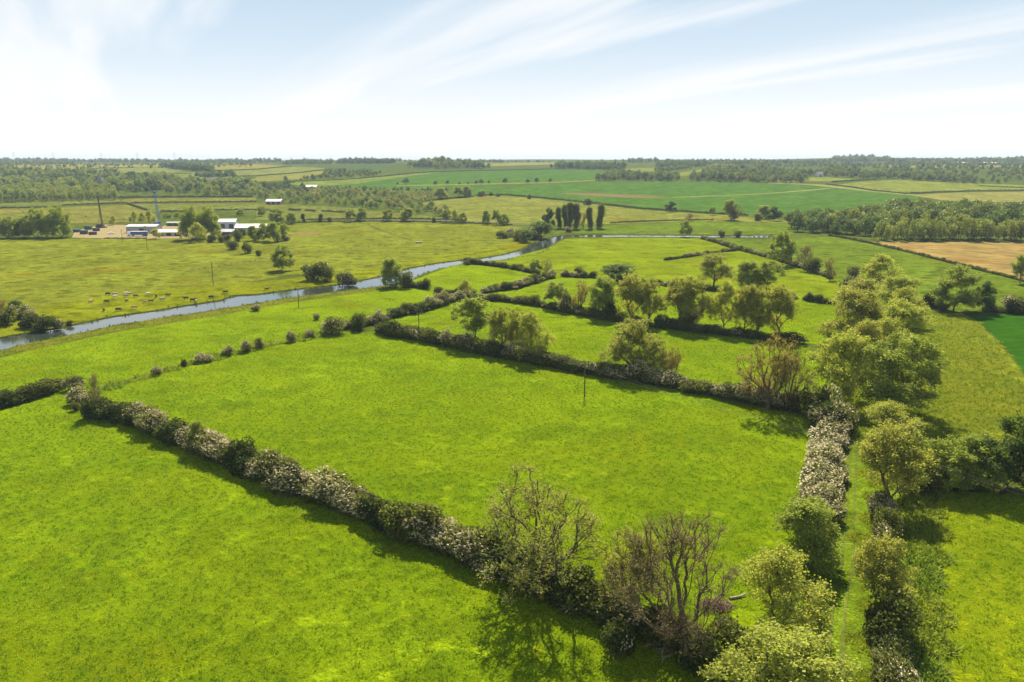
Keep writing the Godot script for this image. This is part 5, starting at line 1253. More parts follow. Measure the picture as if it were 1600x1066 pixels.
func gable(w: float, l: float, eave: float, ridge: float, m: MeshData, col: Color) -> void:
	# walls of a long shed with a pitched roof, ridge along x
	var a := Vector3(-l, 0, -w) * 0.5
	var b := Vector3(l, 0, w) * 0.5
	m.quad(Vector3(a.x, 0, b.z), Vector3(b.x, 0, b.z), Vector3(b.x, eave, b.z), Vector3(a.x, eave, b.z), col)
	m.quad(Vector3(b.x, 0, a.z), Vector3(a.x, 0, a.z), Vector3(a.x, eave, a.z), Vector3(b.x, eave, a.z), col)
	for x in [a.x, b.x]:
		m.quad(Vector3(x, 0, a.z), Vector3(x, 0, b.z), Vector3(x, eave, b.z), Vector3(x, eave, a.z), col)
		m.tri(Vector3(x, eave, a.z), Vector3(x, eave, b.z), Vector3(x, ridge, 0), col)


func shed(label: String, called: String, category: String, at: Vector3, turn: float, w: float, l: float, eave: float, ridge: float, wall: Color, roof: Color, openings: int) -> void:
	var o := thing(called, label, category, at, turn)
	var m := MeshData.new()
	gable(w, l, eave, ridge, m, wall)
	part(o, "wall", m.mesh(mats.painted))
	for s in [-1.0, 1.0]:
		var rf := MeshData.new()
		var over := 0.4
		var e := Vector3(0, eave - (ridge - eave) * over / (w * 0.5), s * (w * 0.5 + over))
		var t := Vector3(0, ridge, 0)
		var x := l * 0.5 + 0.4
		var panels := maxi(4, int(l / 2.4))
		for k in panels:
			var x0 := -x + 2.0 * x * k / panels
			var x1 := -x + 2.0 * x * (k + 1) / panels - 0.06
			var up := Vector3(0, 0.12 + 0.02 * (k % 2), 0)
			var col := roof * rng.randf_range(0.92, 1.05)
			var p := [Vector3(x0, e.y, e.z), Vector3(x1, e.y, e.z), Vector3(x1, t.y, 0), Vector3(x0, t.y, 0)]
			m = MeshData.new()
			m.quad(p[0] + up, p[1] + up, p[2] + up, p[3] + up, col)
			m.quad(p[0], p[1], p[1] + up, p[0] + up, col)
			m.quad(p[0], p[3], p[3] + up, p[0] + up, col)
			m.quad(p[1], p[2], p[2] + up, p[1] + up, col)
			part(o, "roof_sheet", m.mesh(mats.painted))
	for k in openings:
		var x := l * ((k + 0.5) / openings - 0.5)
		var d := MeshData.new()
		d.box(Vector3(x - 1.9, 0.02, w * 0.5 - 0.02), Vector3(x + 1.9, minf(eave - 0.4, 3.8), w * 0.5 + 0.06), Color(0.05, 0.045, 0.04))
		part(o, "door", d.mesh(mats.painted))


func wheel(o: Node, at: Vector3, r: float) -> void:
	var t := MeshData.new()
	t.tube(at - Vector3(0, 0, 0.15), at + Vector3(0, 0, 0.15), r, r, 12, Color(0.03, 0.03, 0.03))
	for s in [-0.15, 0.15]:
		for k in 12:
			t.tri(at + Vector3(0, 0, s), at + Vector3(cos(TAU * k / 12) * r, sin(TAU * k / 12) * r, s), at + Vector3(cos(TAU * (k + 1) / 12) * r, sin(TAU * (k + 1) / 12) * r, s), Color(0.06, 0.06, 0.06))
	part(o, "wheel", t.mesh(mats.painted))


func boxes(o: Node, called: String, list: Array, col: Color) -> void:
	var m := MeshData.new()
	for b in list:
		m.box(b[0], b[1], col)
	part(o, called, m.mesh(mats.painted))


func make_sky() -> PanoramaSkyMaterial:
	# Clear May sky: white with haze at the horizon, deepening to blue overhead, with a sheet of thin streaked cirrus.
	var w := 3072
	var h := 768
	var streak := FastNoiseLite.new()
	streak.seed = 7
	streak.frequency = 0.10
	streak.fractal_octaves = 5
	var broad := FastNoiseLite.new()
	broad.seed = 12
	broad.frequency = 0.05
	broad.fractal_octaves = 3
	var to_sun := sun_direction()
	var im := Image.create_empty(w, h * 2, false, Image.FORMAT_RGBF)
	im.fill(Color(0.26, 0.30, 0.16))
	var az := deg_to_rad(-28.0)
	var ahead := Vector2(sin(az), cos(az))
	var side := Vector2(cos(az), -sin(az))
	for j in h:
		var el := (0.5 - (j + 0.5) / (2.0 * h)) * PI
		var s := sin(el)
		var clear := Color(0.115, 0.230, 0.470).lerp(Color(0.270, 0.465, 0.800), pow(1.0 - s, 2.0))
		clear = clear.lerp(Color(0.690, 0.850, 0.995), smoothstep(0.42, 0.12, s))
		clear = clear.lerp(Color(1.17, 1.175, 1.17), smoothstep(0.165, 0.0, s))
		for i in w:
			var a := ((i + 0.5) / w - 0.5) * TAU
			var dir := Vector3(sin(a) * cos(el), s, -cos(a) * cos(el))
			var q := Vector2(dir.x, -dir.z) / (s + 0.045)
			var u := q.dot(ahead)
			var v := q.dot(side)
			var n := streak.get_noise_2d(u * 1.8, v * 15.0) * 0.5 + 0.5
			var b := broad.get_noise_2d(u * 1.6 + 31.0, v * 4.2) * 0.5 + 0.5
			var rolls := 0.5 + 0.5 * cos((v - 2.9 + (b - 0.5) * 0.5 + (n - 0.5) * 0.6) * TAU / 2.6)
			var cloud := smoothstep(0.42, 0.80, n * 0.52 + b * 0.16 + rolls * 0.36) * 0.95
			var sun := clampf((dir.dot(to_sun) - 0.80) / 0.20, 0.0, 1.0)
			var c := clear.lerp(Color(1.12, 1.12, 1.12), cloud * clampf(0.35 + 1.2 * (1.0 - s), 0.0, 1.0) * 0.8)
			c = c.lerp(Color(1.15, 1.13, 1.08), sun * sun * 0.7)
			im.set_pixel(i, j, c)
	# a short vapour trail
	for k in 40:
		var t := k / 39.0
		var d := trail_direction(lerpf(-9.7, -8.9, t), lerpf(6.4, 8.0, t))
		var x := int((atan2(d.x, -d.z) / TAU + 0.5) * 3072.0)
		var y := int((0.5 - asin(d.y) / PI) * 1536.0)
		im.set_pixel(x, y, im.get_pixel(x, y).lerp(Color(1.25, 1.25, 1.25), 0.25 + 0.6 * t))
	var m := PanoramaSkyMaterial.new()
	m.panorama = ImageTexture.create_from_image(im)
	return m


func trail_direction(bearing: float, height: float) -> Vector3:
	var a := deg_to_rad(bearing)
	var e := deg_to_rad(height)
	return Vector3(sin(a) * cos(e), sin(e), -cos(a) * cos(e))


func sun_direction() -> Vector3:
	var a := deg_to_rad(5.5)
	var e := deg_to_rad(46.0)
	return Vector3(sin(a) * cos(e), sin(e), -cos(a) * cos(e))


func set_light() -> void:
	var cam := Camera3D.new()
	cam.name = "camera"
	cam.fov = 46.4
	cam.near = 0.5
	cam.far = 14000.0
	cam.position = Vector3(0, 60, 0)
	cam.rotation_degrees = Vector3(-12.8, 0, 0)
	add_child(cam)
	cam.current = true
	var sun := DirectionalLight3D.new()
	sun.name = "sun"
	sun.light_energy = 1.6
	sun.light_color = Color(1.0, 0.955, 0.88)
	sun.light_angular_distance = 0.53
	sun.shadow_enabled = true
	sun.basis = Basis.looking_at(-sun_direction())
	add_child(sun)
	var e := Environment.new()
	e.background_mode = Environment.BG_SKY
	e.sky = Sky.new()
	e.sky.sky_material = make_sky()
	e.tonemap_mode = Environment.TONE_MAPPER_LINEAR
	e.tonemap_exposure = 2.4
	e.background_energy_multiplier = 0.39
	e.sdfgi_enabled = true
	e.ssao_enabled = true
	e.ssil_enabled = true
	e.fog_enabled = FOG_ON
	e.fog_density = 0.00007
	e.fog_light_color = Color(0.82, 0.91, 1.0)
	var we := WorldEnvironment.new()
	we.name = "environment"
	we.environment = e
	add_child(we)


const FOG_ON := true


func structure(called: String, label: String, category: String, m: Mesh, mat: Material) -> MeshInstance3D:
	var o := MeshInstance3D.new()
	o.name = numbered(called)
	o.mesh = m
	o.material_override = mat
	add_child(o)
	tag(o, label, category, "", "structure")
	return o


func build_land() -> void:
	var near := pts(RIVER_NEAR_BANK)
	var far_ := pts(RIVER_FAR_BANK)
	# give the straight banks a natural wobble
	var line := PackedVector2Array()
	for side in 2:
		var src := near if side == 0 else far_
		var fine := along(src, 7.0)
		if side == 1:
			fine.reverse()
		for p in fine:
			line.append(p + Vector2(0, noise_run.get_noise_2d(p.x * 3.0 + side * 500.0, p.y * 3.0) * 1.6))
	river_poly = line
	structure("ground", "rolling farmland reaching to the horizon", "ground", drape(PackedVector2Array(), 0.0, river_poly), mats.land)
	var wv := MeshData.new()
	var wet := Geometry2D.offset_polygon(river_poly, 1.0)[0]
	var ii := Geometry2D.triangulate_polygon(wet)
	var arr := []
	arr.resize(Mesh.ARRAY_MAX)
	var v := PackedVector3Array()
	var uv := PackedVector2Array()
	for k in ii:
		v.append(Vector3(wet[k].x, -0.2, wet[k].y))
		uv.append(Vector2(wet[k].x, wet[k].y * 0.5) / 30.0)
	var nrm := PackedVector3Array()
	nrm.resize(v.size())
	nrm.fill(Vector3.UP)
	var tan := PackedFloat32Array()
	for k in v.size():
		tan.append_array([1.0, 0.0, 0.0, 1.0])
	arr[Mesh.ARRAY_VERTEX] = v
	arr[Mesh.ARRAY_TEX_UV] = uv
	arr[Mesh.ARRAY_NORMAL] = nrm
	arr[Mesh.ARRAY_TANGENT] = tan
	var wm := ArrayMesh.new()
	wm.add_surface_from_arrays(Mesh.PRIMITIVE_TRIANGLES, arr)
	structure("river", "calm pale blue river winding from the left edge to the poplars", "river", wm, mats.water)
	for k in river_poly.size():
		var a := river_poly[k]
		var b := river_poly[(k + 1) % river_poly.size()]
		if a.distance_to(b) < 20.0:
			wv.quad(Vector3(a.x, 0.0, a.y), Vector3(b.x, 0.0, b.y), Vector3(b.x, -0.7, b.y), Vector3(a.x, -0.7, a.y), Color.WHITE)
	structure("river_bank", "low earth bank along both sides of the river", "bank", wv.mesh(mats.mud), mats.mud)
	var count := 0
	for f in FIELDS:
		count += 1
		structure(f[0], f[1], "track" if f[0] == "wheel_rut" else ("road" if f[0] == "road" else "field"), drape(pts(f[5]), 0.07 * f[3] - 0.04 + 0.001 * count), mats[f[2]])


func build_grass() -> void:
	var lawn := []
	var rough := []
	var weeds := []
	for f in FIELDS:
		if f[4] == 1:
			lawn.append(f[5])
		elif f[4] == 2:
			rough.append(f[5])
		elif f[4] == 3:
			weeds.append(f[5])
	var a := Color(0.292, 0.415, 0.006)
	var b := Color(0.350, 0.460, 0.008)
	var c := Color(0.160, 0.270, 0.005)
	var patches := []
	for n in [4200, 2600, 1400, 600, 220]:
		patches.append(make_grass_patch(400 + n, 6.3, n, 0.09, 0.05, a, b, c))
	sow("meadow_grass", "short bright green grass of the hedged meadows", lawn, patches, 6.0, 110.0, 450.0, 0.1)
	var wild := []
	for n in [1500, 900, 450, 180]:
		wild.append(make_grass_patch(420 + n, 4.4, n, 0.24, 0.06, Color(0.245, 0.300, 0.020), Color(0.360, 0.380, 0.035), Color(0.140, 0.215, 0.014)))
	sow("rough_grass", "long rough grass and weeds of the lane, banks and right meadows", rough, wild, 4.0, 140.0, 450.0, 0.3)
	var tall := []
	for n in [700, 350]:
		tall.append(make_grass_patch(430 + n, 4.6, n, 0.55, 0.13, Color(0.180, 0.250, 0.025), Color(0.300, 0.360, 0.040), Color(0.080, 0.140, 0.014)))
	sow("weeds", "knee high nettles and weeds beside the paddock and along the ditch", weeds, tall, 4.0, 110.0, 450.0, 0.1)
	# water plants along both banks
	var tufts := [make_grass_patch(440, 2.2, 70, 0.36, 0.06, Color(0.10, 0.14, 0.02), Color(0.19, 0.22, 0.04), Color(0.05, 0.09, 0.015)), make_grass_patch(441, 2.2, 70, 0.30, 0.06, Color(0.12, 0.14, 0.03), Color(0.24, 0.24, 0.06), Color(0.06, 0.10, 0.015))]
	var o := thing("reeds", "fringe of reeds and sedge along the water's edge", "reeds")
	o.set_meta("kind", "stuff")
	var edge := river_poly.duplicate()
	var spots := along(edge, 1.5)
	for n in 2:
		var own: Array[Transform3D] = []
		for k in spots.size():
			if k % 2 == n and rng.randf() < 0.6:
				var s := rng.randf_range(0.4, 1.3)
				var q := spots[k] + Vector2(rng.randfn(), rng.randfn()) * 0.5
				own.append(Transform3D(Basis(Vector3.UP, rng.randf() * TAU).scaled(Vector3(1.0, s, 1.0)), Vector3(q.x, -0.1, q.y)))
		var mm := MultiMesh.new()
		mm.transform_format = MultiMesh.TRANSFORM_3D
		mm.mesh = tufts[n]
		mm.instance_count = own.size()
		for k in own.size():
			mm.set_instance_transform(k, own[k])
		var mi := MultiMeshInstance3D.new()
		mi.name = "reeds"
		mi.multimesh = mm
		mi.set_meta("kind", "stuff")
		o.add_child(mi, true)


func build_poles() -> void:
	var tops: Array[Vector3] = []
	for p in POLES:
		var o := thing("utility_pole", p[3], "pole", Vector3(p[0], 0, p[1]), 0.6, "utility poles of the overhead line")
		var m := MeshData.new()
		m.tube(Vector3.ZERO, Vector3(0, p[2], 0), 0.17, 0.12, 8, Color(0.09, 0.07, 0.05))
		part(o, "post", m.mesh(mats.bark))
		m = MeshData.new()
		m.box(Vector3(-0.85, p[2] - 0.35, -0.06), Vector3(0.85, p[2] - 0.21, 0.06), Color(0.10, 0.08, 0.06))
		part(o, "crossarm", m.mesh(mats.bark))
		for s in [-0.75, 0.0, 0.75]:
			m = MeshData.new()
			m.tube(Vector3(s, p[2] - 0.21, 0), Vector3(s, p[2] + 0.06, 0), 0.06, 0.04, 6, Color(0.35, 0.32, 0.30))
			part(o, "insulator", m.mesh(mats.bark))
		tops.append(Vector3(p[0], p[2] + 0.06, p[1]))
	for k in 6:
		var o := thing("power_line", "overhead wires between %s pair of utility poles counted from the lower right" % ["the first", "the second", "the third", "the fourth", "the fifth", "the sixth"][k], "wire", tops[k])
		for s in [-0.75, 0.75]:
			var m := MeshData.new()
			var off := Vector3(cos(0.6) * s, 0, -sin(0.6) * s)
			var last := off
			for t in range(1, 13):
				var f := t / 12.0
				var q := (tops[k + 1] - tops[k]) * f + off - Vector3(0, 4.0 * 1.1 * f * (1.0 - f), 0)
				m.tube(last, q, 0.018, 0.018, 3, Color(0.06, 0.06, 0.06))
				last = q
			part(o, "wire", m.mesh(mats.bark))


func build_cattle() -> void:
	var coats := {"black": [Color(0.02, 0.018, 0.016), Color(0.025, 0.02, 0.02)], "tan": [Color(0.42, 0.25, 0.13), Color(0.5, 0.38, 0.26)], "cream": [Color(0.62, 0.55, 0.44), Color(0.6, 0.54, 0.45)], "brown": [Color(0.13, 0.06, 0.03), Color(0.18, 0.10, 0.06)], "grey": [Color(0.32, 0.30, 0.28), Color(0.4, 0.38, 0.35)]}
	var made := {}
	for c in COWS:
		var graze := rng.randf() < 0.7
		var key: String = c[2] + str(graze)
		if not made.has(key):
			made[key] = make_cow(coats[c[2]][0], coats[c[2]][1], graze)
		var o := MeshInstance3D.new()
		o.name = numbered("cow")
		o.mesh = made[key]
		add_child(o)
		o.position = Vector3(c[0], ground_y(c[0], c[1]) + 0.06, c[1])
		o.rotation.y = [PI * 0.5, -PI * 0.5, 0.9, -1.2, 2.2][rng.randi() % 5] + rng.randfn() * 0.3
		tag(o, c[3], "cow", "cattle grazing beyond the river")


func lattice_mast(o: Node, foot: Vector3, top: Vector3, half: float, col: Color, bays: int) -> void:
	var m := MeshData.new()
	var cs := [Vector3(-half, 0, -half), Vector3(half, 0, -half), Vector3(half, 0, half), Vector3(-half, 0, half)]
	for k in 4:
		m.tube(foot + cs[k], top + cs[k] * 0.6, 0.16, 0.13, 5, col)
		for b in bays:
			var f0 := float(b) / bays
			var f1 := float(b + 1) / bays
			m.tube(foot.lerp(top, f0) + cs[k] * lerpf(1.0, 0.6, f0), foot.lerp(top, f1) + cs[(k + 1) % 4] * lerpf(1.0, 0.6, f1), 0.09, 0.09, 4, col)
	part(o, "mast", m.mesh(mats.painted))


func rig(label: String, at: Vector3, top: Vector3, half: float, col: Color, head: Color) -> void:
	var o := thing("piling_rig", label, "rig", at)
	lattice_mast(o, Vector3(0, 2.0, 0), top, half, col, 14)
	for s in [-1.5, 1.5]:
		var t := MeshData.new()
		t.box(Vector3(-3.0, 0, s - 0.45), Vector3(3.0, 1.0, s + 0.45), Color(0.03, 0.03, 0.03))
		t.tube(Vector3(-3.0, 0.5, s - 0.45), Vector3(-3.0, 0.5, s + 0.45), 0.5, 0.5, 10, Color(0.03, 0.03, 0.03))
		t.tube(Vector3(3.0, 0.5, s - 0.45), Vector3(3.0, 0.5, s + 0.45), 0.5, 0.5, 10, Color(0.03, 0.03, 0.03))
		part(o, "crawler_track", t.mesh(mats.painted))
	boxes(o, "engine_house", [[Vector3(-4.5, 1.2, -1.7), Vector3(-0.5, 3.6, 1.7)]], col * 0.7)
	boxes(o, "cab", [[Vector3(-0.4, 1.3, 0.4), Vector3(1.4, 3.8, 1.8)]], head)
	boxes(o, "mast_head", [[top - Vector3(0.9, 0.5, 0.7), top + Vector3(0.9, 1.2, 0.7)]], head)
	var m := MeshData.new()
	m.tube(Vector3(-3.5, 3.4, 0), Vector3(0, 2.0, 0).lerp(top, 0.55), 0.12, 0.12, 5, col)
	part(o, "backstay", m.mesh(mats.painted))


func build_farm() -> void:
	var white := Color(0.74, 0.68, 0.60)
	shed("long barn with a cream white roof at the right of the farm", "barn", "barn", Vector3(-218.8, 0.00, -677.1), 0.10, 15.0, 27.0, 5.2, 7.6, Color(0.42, 0.40, 0.37), white, 3)
	shed("barn with a bright cream roof and pale wall behind the farm trees", "barn", "barn", Vector3(-258.0, 0.00, -729.5), 0.10, 12.0, 15.0, 5.8, 8.0, Color(0.50, 0.50, 0.52), white, 2)
	shed("open fronted shed with a grey roof below the two cream roofs", "shed", "shed", Vector3(-232.2, 0.00, -653.7), -0.18, 9.0, 13.5, 3.4, 5.2, Color(0.16, 0.12, 0.10), Color(0.42, 0.42, 0.45), 2)
	shed("grey steel shed behind the blue lorry", "shed", "shed", Vector3(-313.6, 0.00, -683.3), 0.06, 14.0, 25.0, 5.4, 6.8, Color(0.33, 0.32, 0.33), Color(0.42, 0.40, 0.38), 1)
	shed("low pale building with a cream roof right of the blue mast", "workshop", "building", Vector3(-278.3, 0.00, -653.7), 0.03, 12.0, 20.0, 3.2, 4.8, Color(0.45, 0.38, 0.34), Color(0.72, 0.60, 0.50), 3)
	shed("low dark shed behind the pale farm workshop", "shed", "shed", Vector3(-316.5, 0.00, -751.2), 0.0, 6.0, 12.0, 3.0, 4.0, Color(0.10, 0.10, 0.09), Color(0.30, 0.32, 0.26), 2)
	shed("long white roofed shed among the far scrub trees", "shed", "shed", Vector3(-315.6, 3.07, -1072.3), 0.0, 12.0, 20.0, 4.0, 6.5, Color(0.30, 0.22, 0.20), Color(0.72, 0.68, 0.64), 3)
	shed("far orange walled farm shed below the wheat field", "shed", "shed", Vector3(-343.8, 11.06, -1376.9), 0.0, 14.0, 26.0, 5.0, 8.0, Color(0.42, 0.24, 0.15), Color(0.62, 0.50, 0.40), 2)
	shed("white farmhouse far off in the right hand trees", "farmhouse", "house", Vector3(669.9, 25.12, -1772.4), 0.3, 9.0, 16.0, 6.0, 10.0, Color(0.65, 0.60, 0.55), Color(0.30, 0.27, 0.26), 1)
	shed("low tan shed under the right skyline wood, left of two", "shed", "shed", Vector3(1717.4, 44.21, -3112.9), 0.0, 20.0, 38.0, 6.0, 9.0, Color(0.5, 0.42, 0.25), Color(0.6, 0.5, 0.3), 1)
	shed("low tan shed under the right skyline wood, right of two", "shed", "shed", Vector3(1847.3, 43.99, -3155.3), 0.0, 20.0, 50.0, 6.0, 9.0, Color(0.5, 0.40, 0.28), Color(0.6, 0.48, 0.36), 1)
	shed("brown barn with dark roof on the edge of the village", "barn", "barn", Vector3(-569.0, 17.07, -1544.7), 0.2, 12.0, 24.0, 6.0, 11.0, Color(0.12, 0.09, 0.08), Color(0.20, 0.15, 0.13), 1)
	var homes := [Vector2(-985.9, -1624.1), Vector2(-904.5, -1562.3), Vector2(-844.1, -1523.9), Vector2(-794.9, -1487.6), Vector2(-737.4, -1436.6), Vector2(-667.1, -1419.5), Vector2(-637.7, -1419.0), Vector2(-596.2, -1402.9), Vector2(-574.3, -1425.7), Vector2(-496.7, -1498.4)]
	for k in homes.size():
		var h: Vector2 = homes[k]
		shed("%s from the left of the village houses among the trees" % ["first", "second", "third", "fourth", "fifth", "sixth", "seventh", "eighth", "ninth", "tenth"][k], "village_house", "house", Vector3(h.x, ground_y(h.x, h.y), h.y), 0.4 * sin(k * 2.1), 8.0, 12.0, 5.5, 9.5, Color(0.36, 0.28, 0.22), [Color(0.22, 0.17, 0.15), Color(0.30, 0.2, 0.15), Color(0.2, 0.19, 0.19)][k % 3], 1)
	# church
	var ch := thing("church", "grey stone church with a pointed spire among the village trees", "church", Vector3(-729.4, 12.84, -1436.4))
	var m := MeshData.new()
	m.box(Vector3(-3.2, 0, -3.2), Vector3(3.2, 15, 3.2), Color(0.30, 0.27, 0.25))
	part(ch, "tower", m.mesh(mats.painted))
	m = MeshData.new()
	for k in 8:
		var t0 := TAU * k / 8.0
		var t1 := TAU * (k + 1) / 8.0
		m.tri(Vector3(cos(t0) * 3.0, 15, sin(t0) * 3.0), Vector3(cos(t1) * 3.0, 15, sin(t1) * 3.0), Vector3(0, 30, 0), Color(0.26, 0.24, 0.23))
	part(ch, "spire", m.mesh(mats.painted))
	m = MeshData.new()
	gable(9.0, 20.0, 7.0, 11.0, m, Color(0.30, 0.27, 0.24))
	for s in [-1.0, 1.0]:
		m.quad(Vector3(-10.3, 6.8, s * 4.9), Vector3(10.3, 6.8, s * 4.9), Vector3(10.3, 11.2, 0), Vector3(-10.3, 11.2, 0), Color(0.2, 0.19, 0.19))
	part(ch, "nave", m.mesh(mats.painted)).position = Vector3(13, 0, 0)
	for s in [-1.6, 1.6]:
		m = MeshData.new()
		m.box(Vector3(s - 0.6, 10.5, 3.1), Vector3(s + 0.6, 13.5, 3.26), Color(0.05, 0.05, 0.05))
		part(ch, "belfry_window", m.mesh(mats.painted))
	# machines in the yard
	rig("tall brown lattice mast of a piling rig in the farm yard", Vector3(-372.8, 0.00, -729.5), Vector3(-1.4, 27.5, 0), 0.55, Color(0.11, 0.07, 0.05), Color(0.10, 0.08, 0.06))
	rig("tall blue lattice mast of a rig beside the grey shed", Vector3(-330.3, 0.00, -751.2), Vector3(-2.0, 30.5, 0), 0.95, Color(0.10, 0.22, 0.34), Color(0.04, 0.09, 0.45))
	var lorry := thing("lorry", "blue curtain sided lorry with white cab parked in the farm yard", "lorry", Vector3(-303.4, 0.00, -648.0), 0.03)
	boxes(lorry, "trailer", [[Vector3(-5.2, 1.1, -1.25), Vector3(7.8, 3.75, 1.25)]], Color(0.05, 0.12, 0.33))
	boxes(lorry, "trailer_roof", [[Vector3(-5.2, 3.76, -1.25), Vector3(7.8, 3.95, 1.25)]], Color(0.75, 0.75, 0.75))
	boxes(lorry, "cab", [[Vector3(-8.0, 0.8, -1.2), Vector3(-5.7, 3.5, 1.2)]], Color(0.75, 0.75, 0.74))
	boxes(lorry, "windscreen", [[Vector3(-8.06, 2.1, -1.05), Vector3(-8.01, 3.1, 1.05)]], Color(0.02, 0.02, 0.025))
	for x in [-7.0, -3.8, 4.5, 5.8, 7.0]:
		wheel(lorry, Vector3(x, 0.52, 1.0), 0.5)
		wheel(lorry, Vector3(x, 0.52, -1.0), 0.5)
	var cols := [Color(0.05, 0.09, 0.15), Color(0.06, 0.08, 0.12), Color(0.09, 0.05, 0.05), Color(0.05, 0.10, 0.12), Color(0.04, 0.05, 0.07)]
	var spots := [Vector3(-372.0, 0.00, -683.3), Vector3(-356.0, 0.00, -665.2), Vector3(-345.6, 0.00, -659.4), Vector3(-375.0, 0.00, -708.9), Vector3(-361.5, 0.00, -695.9)]
	for k in 5:
		var o := thing("container", "%s dark steel container in the heap of yard equipment" % ["leftmost", "front left", "front right reddish", "rear", "rear right"][k], "container", spots[k], [0.1, -0.2, 0.3, 0.0, -0.4][k], "dark containers in the farm yard")
		boxes(o, "body", [[Vector3(-3.0, 0.1, -1.2), Vector3(3.0, 2.6 + 0.7 * (k % 2), 1.2)]], cols[k])
		for x in range(-2, 3):
			boxes(o, "rib", [[Vector3(x * 1.3 - 0.1, 0.15, 1.2), Vector3(x * 1.3 + 0.1, 2.5, 1.3)]], cols[k] * 1.5)
	var digger := thing("excavator", "dark tracked excavator with folded arm beside the piling rig", "excavator", Vector3(-376.9, 0.00, -729.5), 0.5)
	for s in [-1.0, 1.0]:
		boxes(digger, "crawler_track", [[Vector3(-2.0, 0, s - 0.3), Vector3(2.0, 0.9, s + 0.3)]], Color(0.03, 0.03, 0.03))
	boxes(digger, "body", [[Vector3(-2.2, 1.0, -1.3), Vector3(1.0, 2.3, 1.3)]], Color(0.10, 0.05, 0.03))
	boxes(digger, "cab", [[Vector3(-0.3, 2.31, 0.2), Vector3(1.2, 3.3, 1.25)]], Color(0.04, 0.05, 0.06))
	var am := MeshData.new()
	am.tube(Vector3(0.8, 1.8, -0.3), Vector3(3.6, 4.8, -0.3), 0.28, 0.22, 6, Color(0.10, 0.05, 0.03))
	am.tube(Vector3(3.6, 4.8, -0.3), Vector3(5.2, 1.6, -0.3), 0.2, 0.16, 6, Color(0.10, 0.05, 0.03))
	part(digger, "arm", am.mesh(mats.painted))
	boxes(digger, "bucket", [[Vector3(4.7, 0.7, -0.8), Vector3(5.6, 1.7, 0.2)]], Color(0.06, 0.05, 0.05))
	var car := thing("pickup_truck", "small white pickup truck standing in the middle of the yard", "pickup", Vector3(-333.6, 0.00, -665.2), 0.6)
	boxes(car, "body", [[Vector3(-2.5, 0.45, -0.9), Vector3(2.5, 1.1, 0.9)]], Color(0.75, 0.74, 0.72))
	boxes(car, "cab", [[Vector3(-0.9, 1.101, -0.82), Vector3(1.0, 1.85, 0.82)]], Color(0.72, 0.72, 0.70))
	boxes(car, "windscreen", [[Vector3(1.0, 1.2, -0.7), Vector3(1.05, 1.75, 0.7)]], Color(0.02, 0.02, 0.025))
	for x in [-1.6, 1.6]:
		wheel(car, Vector3(x, 0.36, 0.85), 0.35)
		wheel(car, Vector3(x, 0.36, -0.85), 0.35)
	var fence := thing("yard_barrier", "row of dark concrete blocks along the front of the farm yard", "barrier", Vector3(-320.1, 0.00, -626.4))
	for k in 22:
		boxes(fence, "block", [[Vector3(k * 1.55, 0.02, -0.5), Vector3(k * 1.55 + 1.15, 0.7 + 0.35 * absf(sin(k * 2.3)), 0.4)]], Color(0.12, 0.09, 0.08) * (0.8 + 0.4 * absf(sin(k * 1.7))))
	# field fences of posts and rails
	var runs := [[Vector2(-177.2, -438.4), Vector2(-156.1, -484.3), Vector2(-138.5, -521.7), Vector2(-106.5, -552.6), Vector2(-75.4, -587.2)], [Vector2(-136.2, -758.7), Vector2(-109.3, -683.3), Vector2(-72.7, -596.6)]]
	for n in 2:
		var line := PackedVector2Array(runs[n])
		var f := thing("field_fence", ["long post and wire fence crossing the left pasture towards the farm", "post and wire fence running down from the road to the trough"][n], "fence", Vector3(line[0].x, 0, line[0].y))
		var spots2 := along(line, 5.0)
		for k in spots2.size():
			var q := spots2[k] - line[0]
			var pm := MeshData.new()
			pm.tube(Vector3(q.x, 0, q.y), Vector3(q.x, rng.randf_range(1.2, 1.6), q.y), 0.14, 0.11, 5, Color(0.12, 0.10, 0.07))
			part(f, "post", pm.mesh(mats.bark))
			if k > 0:
				var b := spots2[k - 1] - line[0]
				for y in [0.6, 1.1]:
					pm = MeshData.new()
					pm.tube(Vector3(q.x, y, q.y), Vector3(b.x, y, b.y), 0.025, 0.025, 3, Color(0.14, 0.12, 0.1))
					part(f, "rail", pm.mesh(mats.bark))
	var tr := thing("feed_trough", "small grey feed trough at the end of the pasture fence", "trough", Vector3(-69.3, 0.00, -591.9), 0.2)
	boxes(tr, "trough", [[Vector3(-2.5, 0.3, -0.7), Vector3(2.5, 1.1, 0.7)]], Color(0.25, 0.22, 0.2))
	for x in [-2.0, 2.0]:
		boxes(tr, "leg", [[Vector3(x - 0.15, 0, -0.6), Vector3(x + 0.15, 0.3, 0.6)]], Color(0.1, 0.1, 0.1))
	# footbridge over the channel
	var br := thing("footbridge", "low dark footbridge over the narrow channel on the right", "bridge", Vector3(200.6, 0.00, -642.5), 0.05)
	boxes(br, "deck", [[Vector3(-7.0, 0.7, -1.0), Vector3(7.0, 1.0, 1.0)]], Color(0.05, 0.045, 0.04))
	for x in [-6.0, -2.0, 2.0, 6.0]:
		boxes(br, "pier", [[Vector3(x - 0.3, -0.6, -0.9), Vector3(x + 0.3, 0.7, 0.9)]], Color(0.06, 0.05, 0.05))
	for s in [-1.0, 1.0]:
		boxes(br, "rail", [[Vector3(-7.0, 1.9, s - 0.08), Vector3(7.0, 2.02, s + 0.08)]], Color(0.06, 0.05, 0.05))
		for x in range(-7, 8, 2):
			boxes(br, "post", [[Vector3(x - 0.07, 1.0, s - 0.07), Vector3(x + 0.07, 1.9, s + 0.07)]], Color(0.06, 0.05, 0.05))
